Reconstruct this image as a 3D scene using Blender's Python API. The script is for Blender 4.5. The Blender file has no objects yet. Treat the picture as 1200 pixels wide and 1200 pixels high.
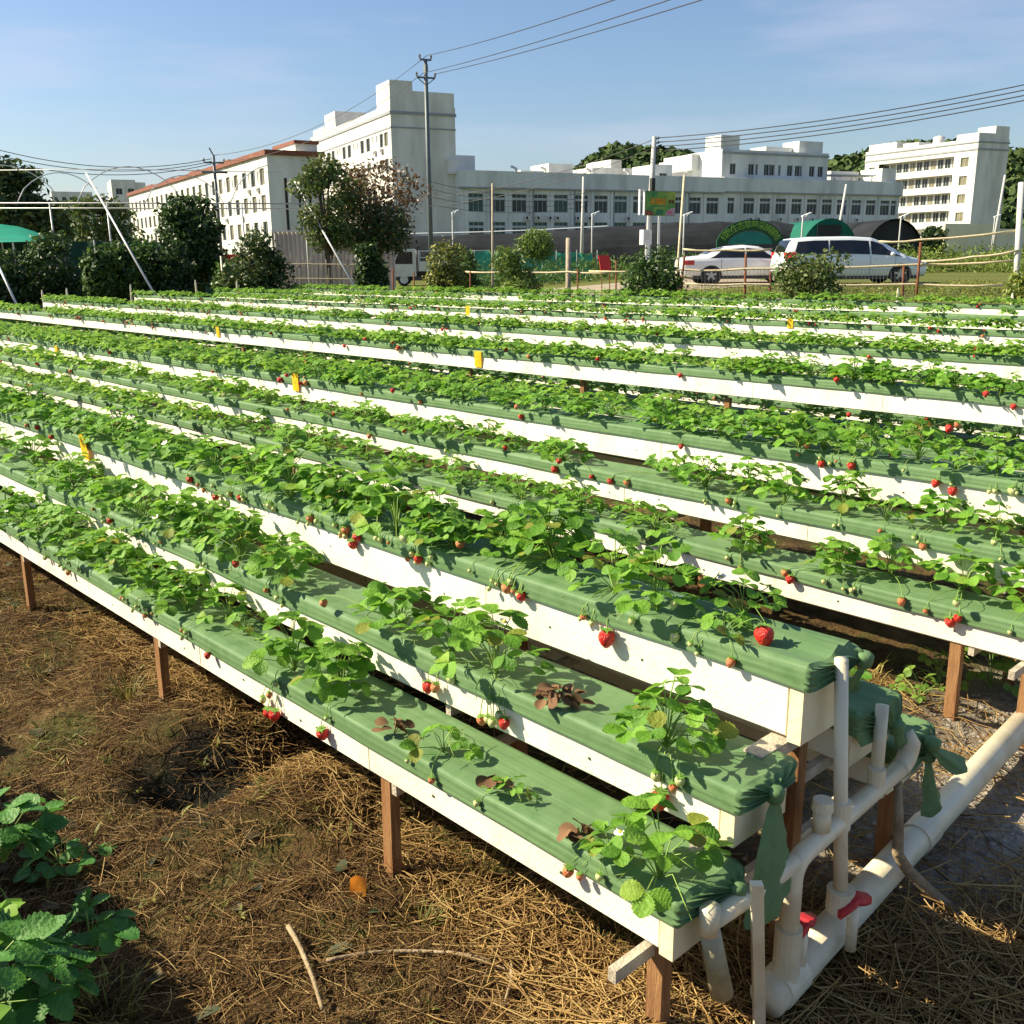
import bpy, math, random
import numpy as np
from mathutils import Vector, Matrix, noise
rnd = random.Random(11)
rng = np.random.default_rng(5)
SC = bpy.context.scene
COL = SC.collection
# ------------------------------------------------------------------ camera model
H = 1.66
FPX = 1150.0
PIT = math.radians(14.7); ROLL = 0.01
_F = np.array([0, math.cos(PIT), -math.sin(PIT)])
_U0 = np.array([0, math.sin(PIT), math.cos(PIT)]); _R0 = np.array([1.0, 0, 0])
_R = _R0*math.cos(ROLL) - _U0*math.sin(ROLL)
_U = _U0*math.cos(ROLL) + _R0*math.sin(ROLL)
CAM = np.array([0, 0, H])
def ray(px, py): return (px-600)/FPX*_R + (600-py)/FPX*_U + _F
def P(px, py, t): return CAM + ray(px, py)*t            # point at a depth (metres) along the view axis
def PZ(px, py, z):
    r = ray(px, py); return CAM + r*((z-H)/r[2])
def proj(p):
    v = np.asarray(p) - CAM; d = v@_F
    return 600+FPX*(v@_R)/d, 600-FPX*(v@_U)/d, d
# bed directions: u runs along the beds, s across them, both level
_d = ray(-512, 318); DH = _d[:2]/np.linalg.norm(_d[:2]); SL = _d[2]/np.linalg.norm(_d[:2])
ES = np.array([DH[1], -DH[0]])
def B(u, s, z): return np.array([u*DH[0]+s*ES[0], u*DH[1]+s*ES[1], z+SL*u])
def US(x, y): return x*DH[0]+y*DH[1], x*ES[0]+y*ES[1]
def PS(px, py, s):
    r = ray(px, py); return CAM + r*(s/(r[:2]@ES))
def PU(px, py, u):
    r = ray(px, py); return CAM + r*(u/(r[:2]@DH))
def sstep(a, b, x):
    t = min(1, max(0, (x-a)/(b-a))); return t*t*(3-2*t)
def ground(x, y):
    u, s = US(x, y)
    f = SL*max(-6, min(45, u))
    zf = -0.12+0.62*sstep(-4, 9, x)
    w = sstep(16.3, 21.5, s)
    return (1-w)*f + w*zf
def PG(px, py):
    """pixel -> point on the ground sheet"""
    r = ray(px, py); t = 0.5
    for i in range(4000):
        p = CAM+r*t
        if p[2] <= ground(p[0], p[1]): return p
        t *= 1.003
    return CAM+r*t
# ------------------------------------------------------------------ object helpers
WL = {}
def tag(o, label=None, cat=None, group=None, kind=None):
    if label: o['label'] = label
    if cat: o['category'] = cat
    if group: o['group'] = group
    if kind: o['kind'] = kind
    return o
def thing(name, label, cat, loc=(0, 0, 0), group=None):
    o = bpy.data.objects.new(name, None); COL.objects.link(o)
    o.location = Vector([float(c) for c in loc]); o.empty_display_size = 0.1
    WL[o.name] = np.array([float(c) for c in loc])
    return tag(o, label, cat, group)
class MB:
    def __init__(s): s.v = []; s.f = []; s.m = []
    def add(s, verts, faces, mi=0):
        k = len(s.v); s.v.extend([tuple(map(float, p)) for p in verts])
        for f in faces: s.f.append([i+k for i in f]); s.m.append(mi)
        return s
    def boxb(s, o, ax, ay, az, mi=0):
        """box from corner o and three edge vectors"""
        o, ax, ay, az = map(np.asarray, (o, ax, ay, az))
        v = [o, o+ax, o+ax+ay, o+ay, o+az, o+ax+az, o+ax+ay+az, o+ay+az]
        f = [[0, 3, 2, 1], [4, 5, 6, 7], [0, 1, 5, 4], [1, 2, 6, 5], [2, 3, 7, 6], [3, 0, 4, 7]]
        if np.dot(np.cross(ax, ay), az) < 0: f = [q[::-1] for q in f]
        return s.add(v, f, mi)
    def box(s, c, sx, sy, sz, mi=0):
        c = np.asarray(c, float)
        return s.boxb(c-np.array([sx, sy, sz])/2, (sx, 0, 0), (0, sy, 0), (0, 0, sz), mi)
    def tube(s, pts, r, n=8, mi=0, cap=True):
        pts = [np.asarray(p, float) for p in pts]
        rs = r if isinstance(r, (list, tuple)) else [r]*len(pts)
        k = len(s.v); ref = None
        for i, p in enumerate(pts):
            d = pts[min(i+1, len(pts)-1)]-pts[max(i-1, 0)]; d = d/(np.linalg.norm(d)+1e-9)
            if ref is None: ref = np.array([0, 0, 1.0]) if abs(d[2]) < .9 else np.array([1.0, 0, 0])
            a = np.cross(d, ref); a /= np.linalg.norm(a)+1e-9; b = np.cross(d, a); ref = -b if False else ref
            for j in range(n):
                t = 2*math.pi*j/n
                s.v.append(tuple(p+(a*math.cos(t)+b*math.sin(t))*rs[i]))
        for i in range(len(pts)-1):
            for j in range(n):
                s.f.append([k+i*n+j, k+i*n+(j+1) % n, k+(i+1)*n+(j+1) % n, k+(i+1)*n+j]); s.m.append(mi)
        if cap and n > 2:
            s.f.append([k+j for j in range(n)][::-1]); s.m.append(mi)
            q = k+(len(pts)-1)*n; s.f.append([q+j for j in range(n)]); s.m.append(mi)
        return s
    def lathe(s, c, prof, n=16, axis='z', mi=0):
        """prof = [(r, h)...]"""
        c = np.asarray(c, float); k = len(s.v)
        for r, h in prof:
            for j in range(n):
                t = 2*math.pi*j/n; a, b = r*math.cos(t), r*math.sin(t)
                s.v.append(tuple(c+{'z': np.array([a, b, h]), 'y': np.array([a, h, b]), 'x': np.array([h, a, b])}[axis]))
        for i in range(len(prof)-1):
            for j in range(n):
                s.f.append([k+i*n+j, k+i*n+(j+1) % n, k+(i+1)*n+(j+1) % n, k+(i+1)*n+j]); s.m.append(mi)
        return s
    def grid(s, rows, mi=0, closed=False):
        k = len(s.v); m = len(rows[0])
        for r in rows: s.v.extend([tuple(map(float, p)) for p in r])
        for i in range(len(rows)-1):
            for j in range(m if closed else m-1):
                j2 = (j+1) % m
                s.f.append([k+i*m+j, k+i*m+j2, k+(i+1)*m+j2, k+(i+1)*m+j]); s.m.append(mi)
        return s
    def build(s, name, mats, parent=None, loc=None, smooth=False, local=False):
        if not isinstance(mats, (list, tuple)): mats = [mats]
        me = bpy.data.meshes.new(name)
        off = np.zeros(3)
        if not local:
            if parent is not None: off = WL[parent.name]
            elif loc is not None: off = np.asarray(loc, float)
        V = np.array(s.v, float)-off
        me.from_pydata(V.tolist(), [], s.f)
        for m in mats: me.materials.append(m)
        if len(mats) > 1: me.polygons.foreach_set('material_index', s.m)
        if smooth: me.polygons.foreach_set('use_smooth', [True]*len(s.f))
        me.update()
        o = bpy.data.objects.new(name, me); COL.objects.link(o)
        if parent is not None: o.parent = parent; WL[o.name] = WL.get(parent.name, np.zeros(3))
        elif loc is not None: o.location = Vector([float(c) for c in loc]); WL[o.name] = np.asarray(loc, float)
        else: WL[o.name] = np.zeros(3)
        return o
def quads_obj(name, V, Q, mats, mi=None, parent=None, off=None, smooth=False):
    """fast mesh from numpy vertex (n,3) and quad (m,4) arrays"""
    V = np.asarray(V, float)
    if off is None and parent is not None: off = WL[parent.name]
    if off is not None: V = V-np.asarray(off)
    me = bpy.data.meshes.new(name)
    me.vertices.add(len(V)); me.vertices.foreach_set('co', V.astype(np.float32).ravel())
    me.loops.add(len(Q)*4); me.loops.foreach_set('vertex_index', np.asarray(Q, np.int32).ravel())
    me.polygons.add(len(Q))
    me.polygons.foreach_set('loop_start', np.arange(0, len(Q)*4, 4, dtype=np.int32))
    try: me.polygons.foreach_set('loop_total', np.full(len(Q), 4, np.int32))
    except Exception: pass
    for m in (mats if isinstance(mats, (list, tuple)) else [mats]): me.materials.append(m)
    if mi is not None: me.polygons.foreach_set('material_index', np.asarray(mi, np.int32))
    if smooth: me.polygons.foreach_set('use_smooth', np.ones(len(Q), bool))
    me.update(calc_edges=True); me.validate()
    o = bpy.data.objects.new(name, me); COL.objects.link(o)
    if parent is not None: o.parent = parent; WL[o.name] = WL.get(parent.name, np.zeros(3))
    elif off is not None: o.location = Vector([float(c) for c in off]); WL[o.name] = np.asarray(off, float)
    else: WL[o.name] = np.zeros(3)
    return o
# ------------------------------------------------------------------ materials
def mat(name, cols, scale=4.0, rough=.6, spec=.4, bump=0.0, bscale=40.0, detail=5, metal=0.0, transl=0.0,
        island=None, lo=.35, hi=.65, stretch=(1, 1, 1), coat=0.0, alpha=1.0, rvar=0.0, trans=0.0):
    m = bpy.data.materials.new(name); m.use_nodes = True
    nt = m.node_tree; N = nt.nodes; L = nt.links
    bs = N['Principled BSDF']; out = N['Material Output']
    if isinstance(cols[0], (int, float)): cols = [cols]
    tc = N.new('ShaderNodeTexCoord'); mp = N.new('ShaderNodeMapping'); mp.inputs['Scale'].default_value = stretch
    L.new(tc.outputs['Object'], mp.inputs['Vector'])
    src = None
    if len(cols) > 1:
        nz = N.new('ShaderNodeTexNoise'); nz.inputs['Scale'].default_value = scale; nz.inputs['Detail'].default_value = detail
        nz.inputs['Roughness'].default_value = .6
        L.new(mp.outputs['Vector'], nz.inputs['Vector'])
        cr = N.new('ShaderNodeValToRGB'); e = cr.color_ramp.elements
        e[0].position = lo; e[1].position = hi
        e[0].color = (*cols[0], 1); e[1].color = (*cols[-1], 1)
        for i, c in enumerate(cols[1:-1]):
            q = e.new(lo+(hi-lo)*(i+1)/(len(cols)-1)); q.color = (*c, 1)
        L.new(nz.outputs['Fac'], cr.inputs['Fac']); src = cr.outputs['Color']
        if rvar:
            mr = N.new('ShaderNodeMapRange'); mr.inputs['To Min'].default_value = rough-rvar; mr.inputs['To Max'].default_value = rough+rvar
            L.new(nz.outputs['Fac'], mr.inputs['Value']); L.new(mr.outputs['Result'], bs.inputs['Roughness'])
    else: bs.inputs['Base Color'].default_value = (*cols[0], 1)
    if island:
        g = N.new('ShaderNodeNewGeometry'); cr2 = N.new('ShaderNodeValToRGB'); e = cr2.color_ramp.elements
        e[0].position = 0; e[1].position = 1; e[0].color = (*island[0], 1); e[1].color = (*island[-1], 1)
        for i, c in enumerate(island[1:-1]):
            q = e.new(c[3] if len(c) > 3 else (i+1)/(len(island)-1)); q.color = (*c[:3], 1)
        L.new(g.outputs['Random Per Island'], cr2.inputs['Fac'])
        if src is None: src = cr2.outputs['Color']
        else:
            mx = N.new('ShaderNodeMix'); mx.data_type = 'RGBA'; mx.inputs['Factor'].default_value = .6
            L.new(src, mx.inputs['A']); L.new(cr2.outputs['Color'], mx.inputs['B']); src = mx.outputs['Result']
    if src is not None: L.new(src, bs.inputs['Base Color'])
    if not rvar: bs.inputs['Roughness'].default_value = rough
    bs.inputs['Specular IOR Level'].default_value = spec
    bs.inputs['Metallic'].default_value = metal
    if coat: bs.inputs['Coat Weight'].default_value = coat; bs.inputs['Coat Roughness'].default_value = .05
    if alpha < 1: bs.inputs['Alpha'].default_value = alpha
    if trans: bs.inputs['Transmission Weight'].default_value = trans
    if bump:
        nb = N.new('ShaderNodeTexNoise'); nb.inputs['Scale'].default_value = bscale; nb.inputs['Detail'].default_value = 4
        L.new(mp.outputs['Vector'], nb.inputs['Vector'])
        bp = N.new('ShaderNodeBump'); bp.inputs['Strength'].default_value = bump; bp.inputs['Distance'].default_value = .02
        L.new(nb.outputs['Fac'], bp.inputs['Height']); L.new(bp.outputs['Normal'], bs.inputs['Normal'])
    if transl:
        tr = N.new('ShaderNodeBsdfTranslucent'); ms = N.new('ShaderNodeMixShader'); ms.inputs['Fac'].default_value = transl
        if src is not None:
            hs = N.new('ShaderNodeHueSaturation'); hs.inputs['Value'].default_value = 1.5; hs.inputs['Hue'].default_value = .49
            L.new(src, hs.inputs['Color']); L.new(hs.outputs['Color'], tr.inputs['Color'])
        else: tr.inputs['Color'].default_value = (*[min(1, c*1.4) for c in cols[0]], 1)
        L.new(bs.outputs['BSDF'], ms.inputs[1]); L.new(tr.outputs['BSDF'], ms.inputs[2]); L.new(ms.outputs['Shader'], out.inputs['Surface'])
    return m
M = {}
M['foam'] = mat('foam', [(.50, .46, .33), (.74, .69, .54), (.81, .77, .64), (.83, .79, .67)], 5.5, .75, .3, .15, 120, lo=.22, hi=.62)
M['endboard'] = mat('end_board', [(.72, .62, .36), (.80, .72, .48)], 8, .6, .3, .1, 60)
M['film'] = mat('film', [(.086, .168, .062), (.128, .218, .094), (.104, .192, .077)], 7, .6, .22, .06, 420, rvar=.07)
def film_wrinkles(m):
    nt = m.node_tree; N = nt.nodes; L = nt.links; bs = N['Principled BSDF']
    g = N.new('ShaderNodeNewGeometry'); mp = N.new('ShaderNodeMapping'); mp.vector_type = 'TEXTURE'
    mp.inputs['Rotation'].default_value = (0, 0, math.atan2(DH[1], DH[0])); mp.inputs['Scale'].default_value = (.8, .035, .035)
    n = N.new('ShaderNodeTexNoise'); n.inputs['Scale'].default_value = 1.0; n.inputs['Detail'].default_value = 4; n.inputs['Distortion'].default_value = .6
    L.new(g.outputs['Position'], mp.inputs['Vector']); L.new(mp.outputs['Vector'], n.inputs['Vector'])
    w = N.new('ShaderNodeTexNoise'); w.inputs['Scale'].default_value = 9; w.inputs['Detail'].default_value = 5; L.new(g.outputs['Position'], w.inputs['Vector'])
    b = N.new('ShaderNodeBump'); b.inputs['Strength'].default_value = .42; b.inputs['Distance'].default_value = .012; L.new(n.outputs['Fac'], b.inputs['Height'])
    b2 = N.new('ShaderNodeBump'); b2.inputs['Strength'].default_value = .3; b2.inputs['Distance'].default_value = .01; L.new(w.outputs['Fac'], b2.inputs['Height']); L.new(b.outputs['Normal'], b2.inputs['Normal']); L.new(b2.outputs['Normal'], bs.inputs['Normal'])
film_wrinkles(M['film'])
M['leaf'] = mat('leaf', [(.11, .25, .022), (.21, .40, .04)], 14, .50, .28, .35, 130, transl=.36,
                island=[(.040, .14, .018), (.10, .26, .026, .3), (.19, .40, .042, .65), (.27, .48, .075, .93), (.34, .34, .05, .965), (.26, .15, .06)])
M['leaf_far'] = mat('leaf_far', [(.11, .25, .025), (.22, .40, .045)], 4, .55, .25, transl=.36,
                    island=[(.055, .15, .02), (.12, .27, .03, .3), (.23, .41, .05, .7), (.36, .50, .09, .95), (.30, .22, .06)])
M['leaf_shaded'] = mat('leaf_shaded', [(.045, .15, .025), (.075, .22, .035)], 14, .50, .3, .35, 130, transl=.25, island=[(.03, .11, .02), (.06, .19, .03), (.11, .27, .045)])  # darker variety, with the corner plants' shade also put into the leaf colour
M['petiole'] = mat('petiole', [(.16, .30, .05), (.28, .38, .08)], 12, .5)
M['dead'] = mat('dead_leaf', [(.10, .05, .025), (.25, .14, .07)], 14, .8, .2, island=[(.08, .04, .02), (.30, .17, .08)])
M['berry'] = mat('ripe_berry', [(.55, .012, .01), (.70, .03, .015)], 30, .28, .5, .5, 260)
M['berry_o'] = mat('half_ripe_berry', [(.62, .10, .03), (.70, .30, .12)], 30, .35, .5, .5, 260)
M['berry_g'] = mat('unripe_berry', [(.50, .55, .18), (.62, .62, .30)], 30, .4, .5, .4, 260)
M['calyx'] = mat('calyx', [(.12, .28, .04), (.20, .36, .06)], 20, .5, transl=.2)
M['petal'] = mat('petal', [(.82, .82, .78)], rough=.5)
M['yolk'] = mat('yolk', [(.7, .5, .05)], rough=.6)
M['stake'] = mat('stake_wood', [(.20, .095, .04), (.32, .17, .075), (.26, .12, .05)], 6, .75, .2, .3, 60, stretch=(6, 6, .6))
M['plank'] = mat('plank_wood', [(.34, .29, .22), (.55, .49, .38)], 7, .8, .2, .3, 50, stretch=(3, 3, 3))
M['pvc'] = mat('pvc', [(.62, .54, .36), (.75, .68, .49), (.68, .61, .43)], 5, .38, .45, .06, 40, rvar=.08)
M['valve'] = mat('valve_red', [(.42, .02, .035), (.52, .04, .05)], 20, .35, .5)
M['card'] = mat('sticky_card', [(.85, .52, .015), (.88, .62, .03)], 12, .5, transl=.25)
M['straw'] = mat('straw', [(.24, .14, .05), (.42, .28, .11)], 6, .75, .2, island=[(.06, .03, .014), (.20, .105, .035), (.40, .25, .08), (.58, .42, .17)])
M['roots'] = mat('root_straw', [(.06, .034, .016), (.16, .095, .04)], 6, .8, .15, island=[(.025, .013, .007), (.075, .038, .014), (.16, .085, .028), (.28, .17, .06), (.50, .36, .18)])
M['twig'] = mat('twig', [(.22, .16, .09), (.38, .29, .18)], 20, .85, .2, .4, 80)
M['gravelstone'] = mat('gravel_stone', [(.10, .09, .08), (.24, .22, .19)], 9, .9, .2, .3, 60, island=[(.12, .10, .08), (.32, .28, .22), (.50, .45, .37)])
M['litter'] = mat('leaf_litter', [(.03, .035, .02), (.07, .08, .03)], 10, .7, .3, island=[(.025, .02, .012), (.05, .07, .03), (.10, .06, .03)])
M['tuft'] = mat('grass_tuft', [(.10, .13, .025), (.30, .27, .06)], 8, .6, .3, transl=.2, island=[(.06, .10, .02), (.16, .18, .035), (.36, .30, .08)])
M['orange'] = mat('orange_scrap', [(.75, .24, .01), (.80, .36, .03)], 20, .5, .4, transl=.2)
# ------------------------------------------------------------------ camera, world, sun
cam = bpy.data.cameras.new('camera'); co = bpy.data.objects.new('camera', cam); COL.objects.link(co)
cam.sensor_width = 36; cam.sensor_fit = 'HORIZONTAL'; cam.lens = 36*FPX/1200; cam.clip_end = 6000; cam.clip_start = .05
mw = Matrix(((_R[0], _U[0], -_F[0], 0), (_R[1], _U[1], -_F[1], 0), (_R[2], _U[2], -_F[2], H), (0, 0, 0, 1)))
co.matrix_world = mw; SC.camera = co
SUN_EL = math.radians(36); SUN_AZ = math.atan2(-.985, .13)      # clockwise from +Y
sd = Vector((math.sin(SUN_AZ)*math.cos(SUN_EL), math.cos(SUN_AZ)*math.cos(SUN_EL), math.sin(SUN_EL)))
sun = bpy.data.lights.new('sun', 'SUN'); sun.energy = 5.0; sun.angle = math.radians(.5); sun.color = (1, .89, .66)
so = bpy.data.objects.new('sun', sun); COL.objects.link(so); so.rotation_euler = (-sd).to_track_quat('-Z', 'Y').to_euler()
w = bpy.data.worlds.new('World'); SC.world = w; w.use_nodes = True
nt = w.node_tree; N = nt.nodes; L = nt.links; bg = N['Background']
sky = N.new('ShaderNodeTexSky'); sky.sky_type = 'NISHITA'; sky.sun_disc = False
sky.sun_elevation = SUN_EL; sky.sun_rotation = SUN_AZ; sky.air_density = 1.15; sky.dust_density = .9; sky.ozone_density = 3.2; sky.altitude = 20
tcw = N.new('ShaderNodeTexCoord'); mpw = N.new('ShaderNodeMapping'); mpw.inputs['Scale'].default_value = (1.2, 1.2, 7)
nzw = N.new('ShaderNodeTexNoise'); nzw.inputs['Scale'].default_value = 2.2; nzw.inputs['Detail'].default_value = 7; nzw.inputs['Roughness'].default_value = .55
crw = N.new('ShaderNodeValToRGB'); crw.color_ramp.elements[0].position = .48; crw.color_ramp.elements[1].position = .80
crw.color_ramp.elements[0].color = (0, 0, 0, 1); crw.color_ramp.elements[1].color = (.55, .55, .55, 1)
mxw = N.new('ShaderNodeMix'); mxw.data_type = 'RGBA'; mxw.inputs['B'].default_value = (6.0, 5.8, 6.4, 1)
L.new(tcw.outputs['Generated'], mpw.inputs['Vector']); L.new(mpw.outputs['Vector'], nzw.inputs['Vector'])
L.new(nzw.outputs['Fac'], crw.inputs['Fac']); L.new(crw.outputs['Color'], mxw.inputs['Factor'])
L.new(sky.outputs['Color'], mxw.inputs['A']); tint = N.new('ShaderNodeMix'); tint.data_type = 'RGBA'; tint.blend_type = 'MULTIPLY'; tint.inputs['Factor'].default_value = 1; tint.inputs['B'].default_value = (.88, .91, 1.0, 1)
L.new(mxw.outputs['Result'], tint.inputs['A']); L.new(tint.outputs['Result'], bg.inputs['Color']); bg.inputs['Strength'].default_value = .070
SC.view_settings.view_transform = 'Standard'; SC.view_settings.look = 'None'; SC.view_settings.exposure = 1.05; SC.view_settings.gamma = 1
try: SC.cycles.max_bounces = 6; SC.cycles.transparent_max_bounces = 6
except Exception: pass
# ------------------------------------------------------------------ ground sheet
def axis_pts(fine0, fine1, step, far, growth=1.12):
    a = list(np.arange(fine0, fine1+1e-6, step)); st = step; x = fine1; hi = []
    while x < far: st *= growth; x += st; hi.append(x)
    st = step; x = fine0; lo = []
    lim = -far if fine0 < 0 else -40
    while x > lim: st *= growth; x -= st; lo.append(x)
    return np.array(lo[::-1]+a+hi)
gx = axis_pts(-3.2, 2.2, .035, 3500); gy = axis_pts(.6, 5.2, .035, 3500)
def nz3(x, y, s, o=0): return noise.noise(Vector((x*s+o, y*s-o, o*.37)))
GV = np.zeros((len(gy), len(gx), 3))
def ground_detail(x, y):
    u, s = US(x, y); r = math.hypot(x, y)
    d = 0
    if r < 14:
        k = sstep(14, 6, r) if r > 6 else 1
        d += (nz3(x, y, 1.3, 3)*.05 + nz3(x, y, 4.5, 7)*.022 + nz3(x, y, 14, 1)*.016)*k
        # the wet hollow in front of the first trough and the bank behind it
        g = math.exp(-((u-2.86+.10*(s-1.4))/.15)**2)*sstep(.98, 1.18, s)*sstep(2.4, 2.0, s)
        d += (nz3(x, y, 34, 5)*.006)*k
        d -= .11*g
        d += .06*math.exp(-((u-2.50)/.16)**2-((s-1.45)/.3)**2) + .05*math.exp(-((u-3.2)/.15)**2-((s-1.3)/.25)**2)
        d += .075*math.exp(-((u-1.02)/.22)**2-((s-1.33)/.22)**2)
        if u < 1.2 and s > 1.5: d *= .35
    return d
for j, y in enumerate(gy):
    for i, x in enumerate(gx):
        d = ground_detail(x, y)
        if math.hypot(x, y) > 700: d -= 0
        GV[j, i] = (x, y, ground(x, y)+d)
nx, ny = len(gx), len(gy)
ii = (np.arange(ny-1)[:, None]*nx+np.arange(nx-1)[None, :]).ravel()
GQ = np.stack([ii, ii+1, ii+1+nx, ii+nx], 1)
gm = bpy.data.materials.new('ground'); gm.use_nodes = True
nt = gm.node_tree; N = nt.nodes; L = nt.links; bs = N['Principled BSDF']; bs.inputs['Roughness'].default_value = .95; bs.inputs['Specular IOR Level'].default_value = .15
geo = N.new('ShaderNodeNewGeometry')
def gnoise(sc, det=6, ro=.6):
    n = N.new('ShaderNodeTexNoise'); n.inputs['Scale'].default_value = sc; n.inputs['Detail'].default_value = det; n.inputs['Roughness'].default_value = ro
    L.new(geo.outputs['Position'], n.inputs['Vector']); return n.outputs['Fac']
def ramp(inp, stops):
    c = N.new('ShaderNodeValToRGB'); e = c.color_ramp.elements
    e[0].position, e[0].color = stops[0][0], (*stops[0][1], 1); e[1].position, e[1].color = stops[-1][0], (*stops[-1][1], 1)
    for p_, c_ in stops[1:-1]: q = e.new(p_); q.color = (*c_, 1)
    L.new(inp, c.inputs['Fac']); return c.outputs['Color']
def mixc(f, a, b):
    m_ = N.new('ShaderNodeMix'); m_.data_type = 'RGBA'; L.new(f, m_.inputs['Factor']); L.new(a, m_.inputs['A']); L.new(b, m_.inputs['B']); return m_.outputs['Result']
def dotc(v):
    d_ = N.new('ShaderNodeVectorMath'); d_.operation = 'DOT_PRODUCT'; L.new(geo.outputs['Position'], d_.inputs[0]); d_.inputs[1].default_value = v; return d_.outputs['Value']
def mrange(inp, a, b):
    m_ = N.new('ShaderNodeMapRange'); m_.interpolation_type = 'SMOOTHSTEP'; L.new(inp, m_.inputs['Value']); m_.inputs['From Min'].default_value = a; m_.inputs['From Max'].default_value = b; return m_.outputs['Result']
def mth(op, a, b):
    m_ = N.new('ShaderNodeMath'); m_.operation = op
    for k_, q in enumerate((a, b)):
        if isinstance(q, (int, float)): m_.inputs[k_].default_value = q
        else: L.new(q, m_.inputs[k_])
    return m_.outputs[0]
soil = ramp(gnoise(3.0, 9, .72), [(.32, (.020, .012, .006)), (.44, (.062, .038, .016)), (.56, (.125, .078, .030)), (.74, (.23, .16, .065))])
moss = ramp(gnoise(30, 5), [(.35, (.035, .038, .010)), (.65, (.12, .11, .03))])
soil = mixc(mrange(gnoise(2.6, 6), .49, .62), soil, moss)
grav = ramp(gnoise(26, 6, .75), [(.3, (.16, .135, .10)), (.5, (.33, .285, .22)), (.7, (.48, .42, .33))])
uu = dotc((DH[0], DH[1], 0)); ss = dotc((ES[0], ES[1], 0))
uj = mth('ADD', uu, mth('MULTIPLY', gnoise(2.5), .5)); sj = mth('ADD', ss, mth('MULTIPLY', gnoise(2.5), .5))
wet = mth('MULTIPLY', mrange(mth('ABSOLUTE', mth('SUBTRACT', uj, 3.1), 0), .34, .14), mth('MULTIPLY', mrange(sj, 1.2, 1.42), mrange(sj, 2.6, 2.3)))
mud = ramp(gnoise(22, 5), [(.4, (.010, .009, .007)), (.7, (.035, .034, .022))])
soil = mixc(wet, soil, mud)
gmask = mth('MULTIPLY', mrange(uj, 1.9, 1.25), mrange(sj, 2.2, 2.6))
c1 = mixc(gmask, soil, grav)
grass = ramp(gnoise(1.6, 9, .7), [(.32, (.17, .13, .05)), (.48, (.13, .14, .035)), (.62, (.10, .15, .025))])
c2 = mixc(mrange(sj, 16.0, 17.2), c1, grass)
L.new(c2, bs.inputs['Base Color'])
bp = N.new('ShaderNodeBump'); bp.inputs['Strength'].default_value = .9; bp.inputs['Distance'].default_value = .03
L.new(mth('ADD', gnoise(35, 6), mth('MULTIPLY', gnoise(120, 3), .5)), bp.inputs['Height']); L.new(bp.outputs['Normal'], bs.inputs['Normal'])
go = quads_obj('ground', GV.reshape(-1, 3), GQ, gm, smooth=True); tag(go, kind='structure')
# dirt road beyond the field
M['road'] = mat('dirt_road', [(.25, .20, .14), (.36, .30, .22), (.30, .25, .18)], .8, .95, .1, .5, 8)
rows = []
for i in range(40):
    x = -34+i*1.15
    y0 = 34.5+1.2*math.sin(i*.35) + max(0, x-6)*.12; y1 = y0+13+1.0*math.sin(i*.5+1)
    rows.append([(x, y0+(y1-y0)*k/8, ground(x, y0+(y1-y0)*k/8)+.012) for k in range(9)])
tag(MB().grid(rows).build('dirt_road', M['road']), kind='structure')
# ------------------------------------------------------------------ growing racks and troughs
W = .20
# (rack, place, s front, hem z, foam height below hem, label)
LOWZ, MIDZ, TOPZ = .395, .56, .748
RACKS = []
def rack_def(fronts, zs, hs, u1): RACKS.append(dict(s=fronts, z=zs, h=hs, u1=u1))
rack_def([1.357, 1.551, 1.794, 2.03, 2.25], [.395, .560, .748, .56, .395], [.089, .087, .132, .087, .089], 27)
rack_def([3.36, 3.59, 3.87, 4.10, 4.32], [.404, .580, .7655, .58, .404], [.087, .087, .122, .087, .087], 27)
for s3, z3 in ((6.2, .767), (8.5, .768), (10.8, .815), (13.1, .822), (15.4, .85)):
    dz = z3-.75
    rack_def([s3-.5, s3-.27, s3, s3+.23, s3+.45], [.28+dz, .43+dz, z3, .43+dz, .28+dz], [.087, .087, .128, .087, .087], 26)
ORD = ['front', 'second', 'third', 'fourth', 'fifth', 'sixth', 'farthest']
TIER = ['lower front trough', 'middle front trough', 'tall top trough', 'middle trough on the back slope', 'lower trough on the back slope']
LONGLAB = {
 (0, 0): 'lowest white foam trough nearest the camera under green film, on short brown stakes',
 (0, 1): 'white trough one step above the lowest, its film knotted into a long hanging tail',
 (0, 2): 'tall white trough along the nearest ridge, its film folded flat over the end',
 (0, 3): 'dark wrapped trough end just behind the thin upright white pipe of the nearest rack',
 (0, 4): 'lowest trough behind the nearest rack, a loose dark green film flap hanging off its end'}
s3 = -.30
rack_def([s3-.45, s3-.23, s3, s3+.23, s3+.455], [.395, .56, .748, .56, .395], [.089, .087, .132, .087, .089], 9)
ORD.append('left hand'); A0 = 7
def u_stations(u0, u1):
    a = []; u = u0
    while u < u1:
        a.append(u); u += .06 if u < 4 else (.12 if u < 8 else (.3 if u < 14 else .7))
    a.append(u1); return a
PROF = [(-.006, -.004), (-.0085, .005), (-.0045, .011), (-.0090, .017), (-.0055, .024), (-.0065, .034), (-.0055, .0435), (-.001, .0480), (.007, .0492), (.022, .0485), (.045, .0462), (.07, .0448), (.10, .0442), (.13, .0448), (.155, .0465), (.178, .0485), (.193, .0490), (.2015, .0475), (.2055, .042), (.2065, .028), (.206, .012), (.206, -.004)]
NP = len(PROF)
def sag(u, seed): return noise.noise(Vector((u*.33, seed*2.7, 3)))*.007
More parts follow.
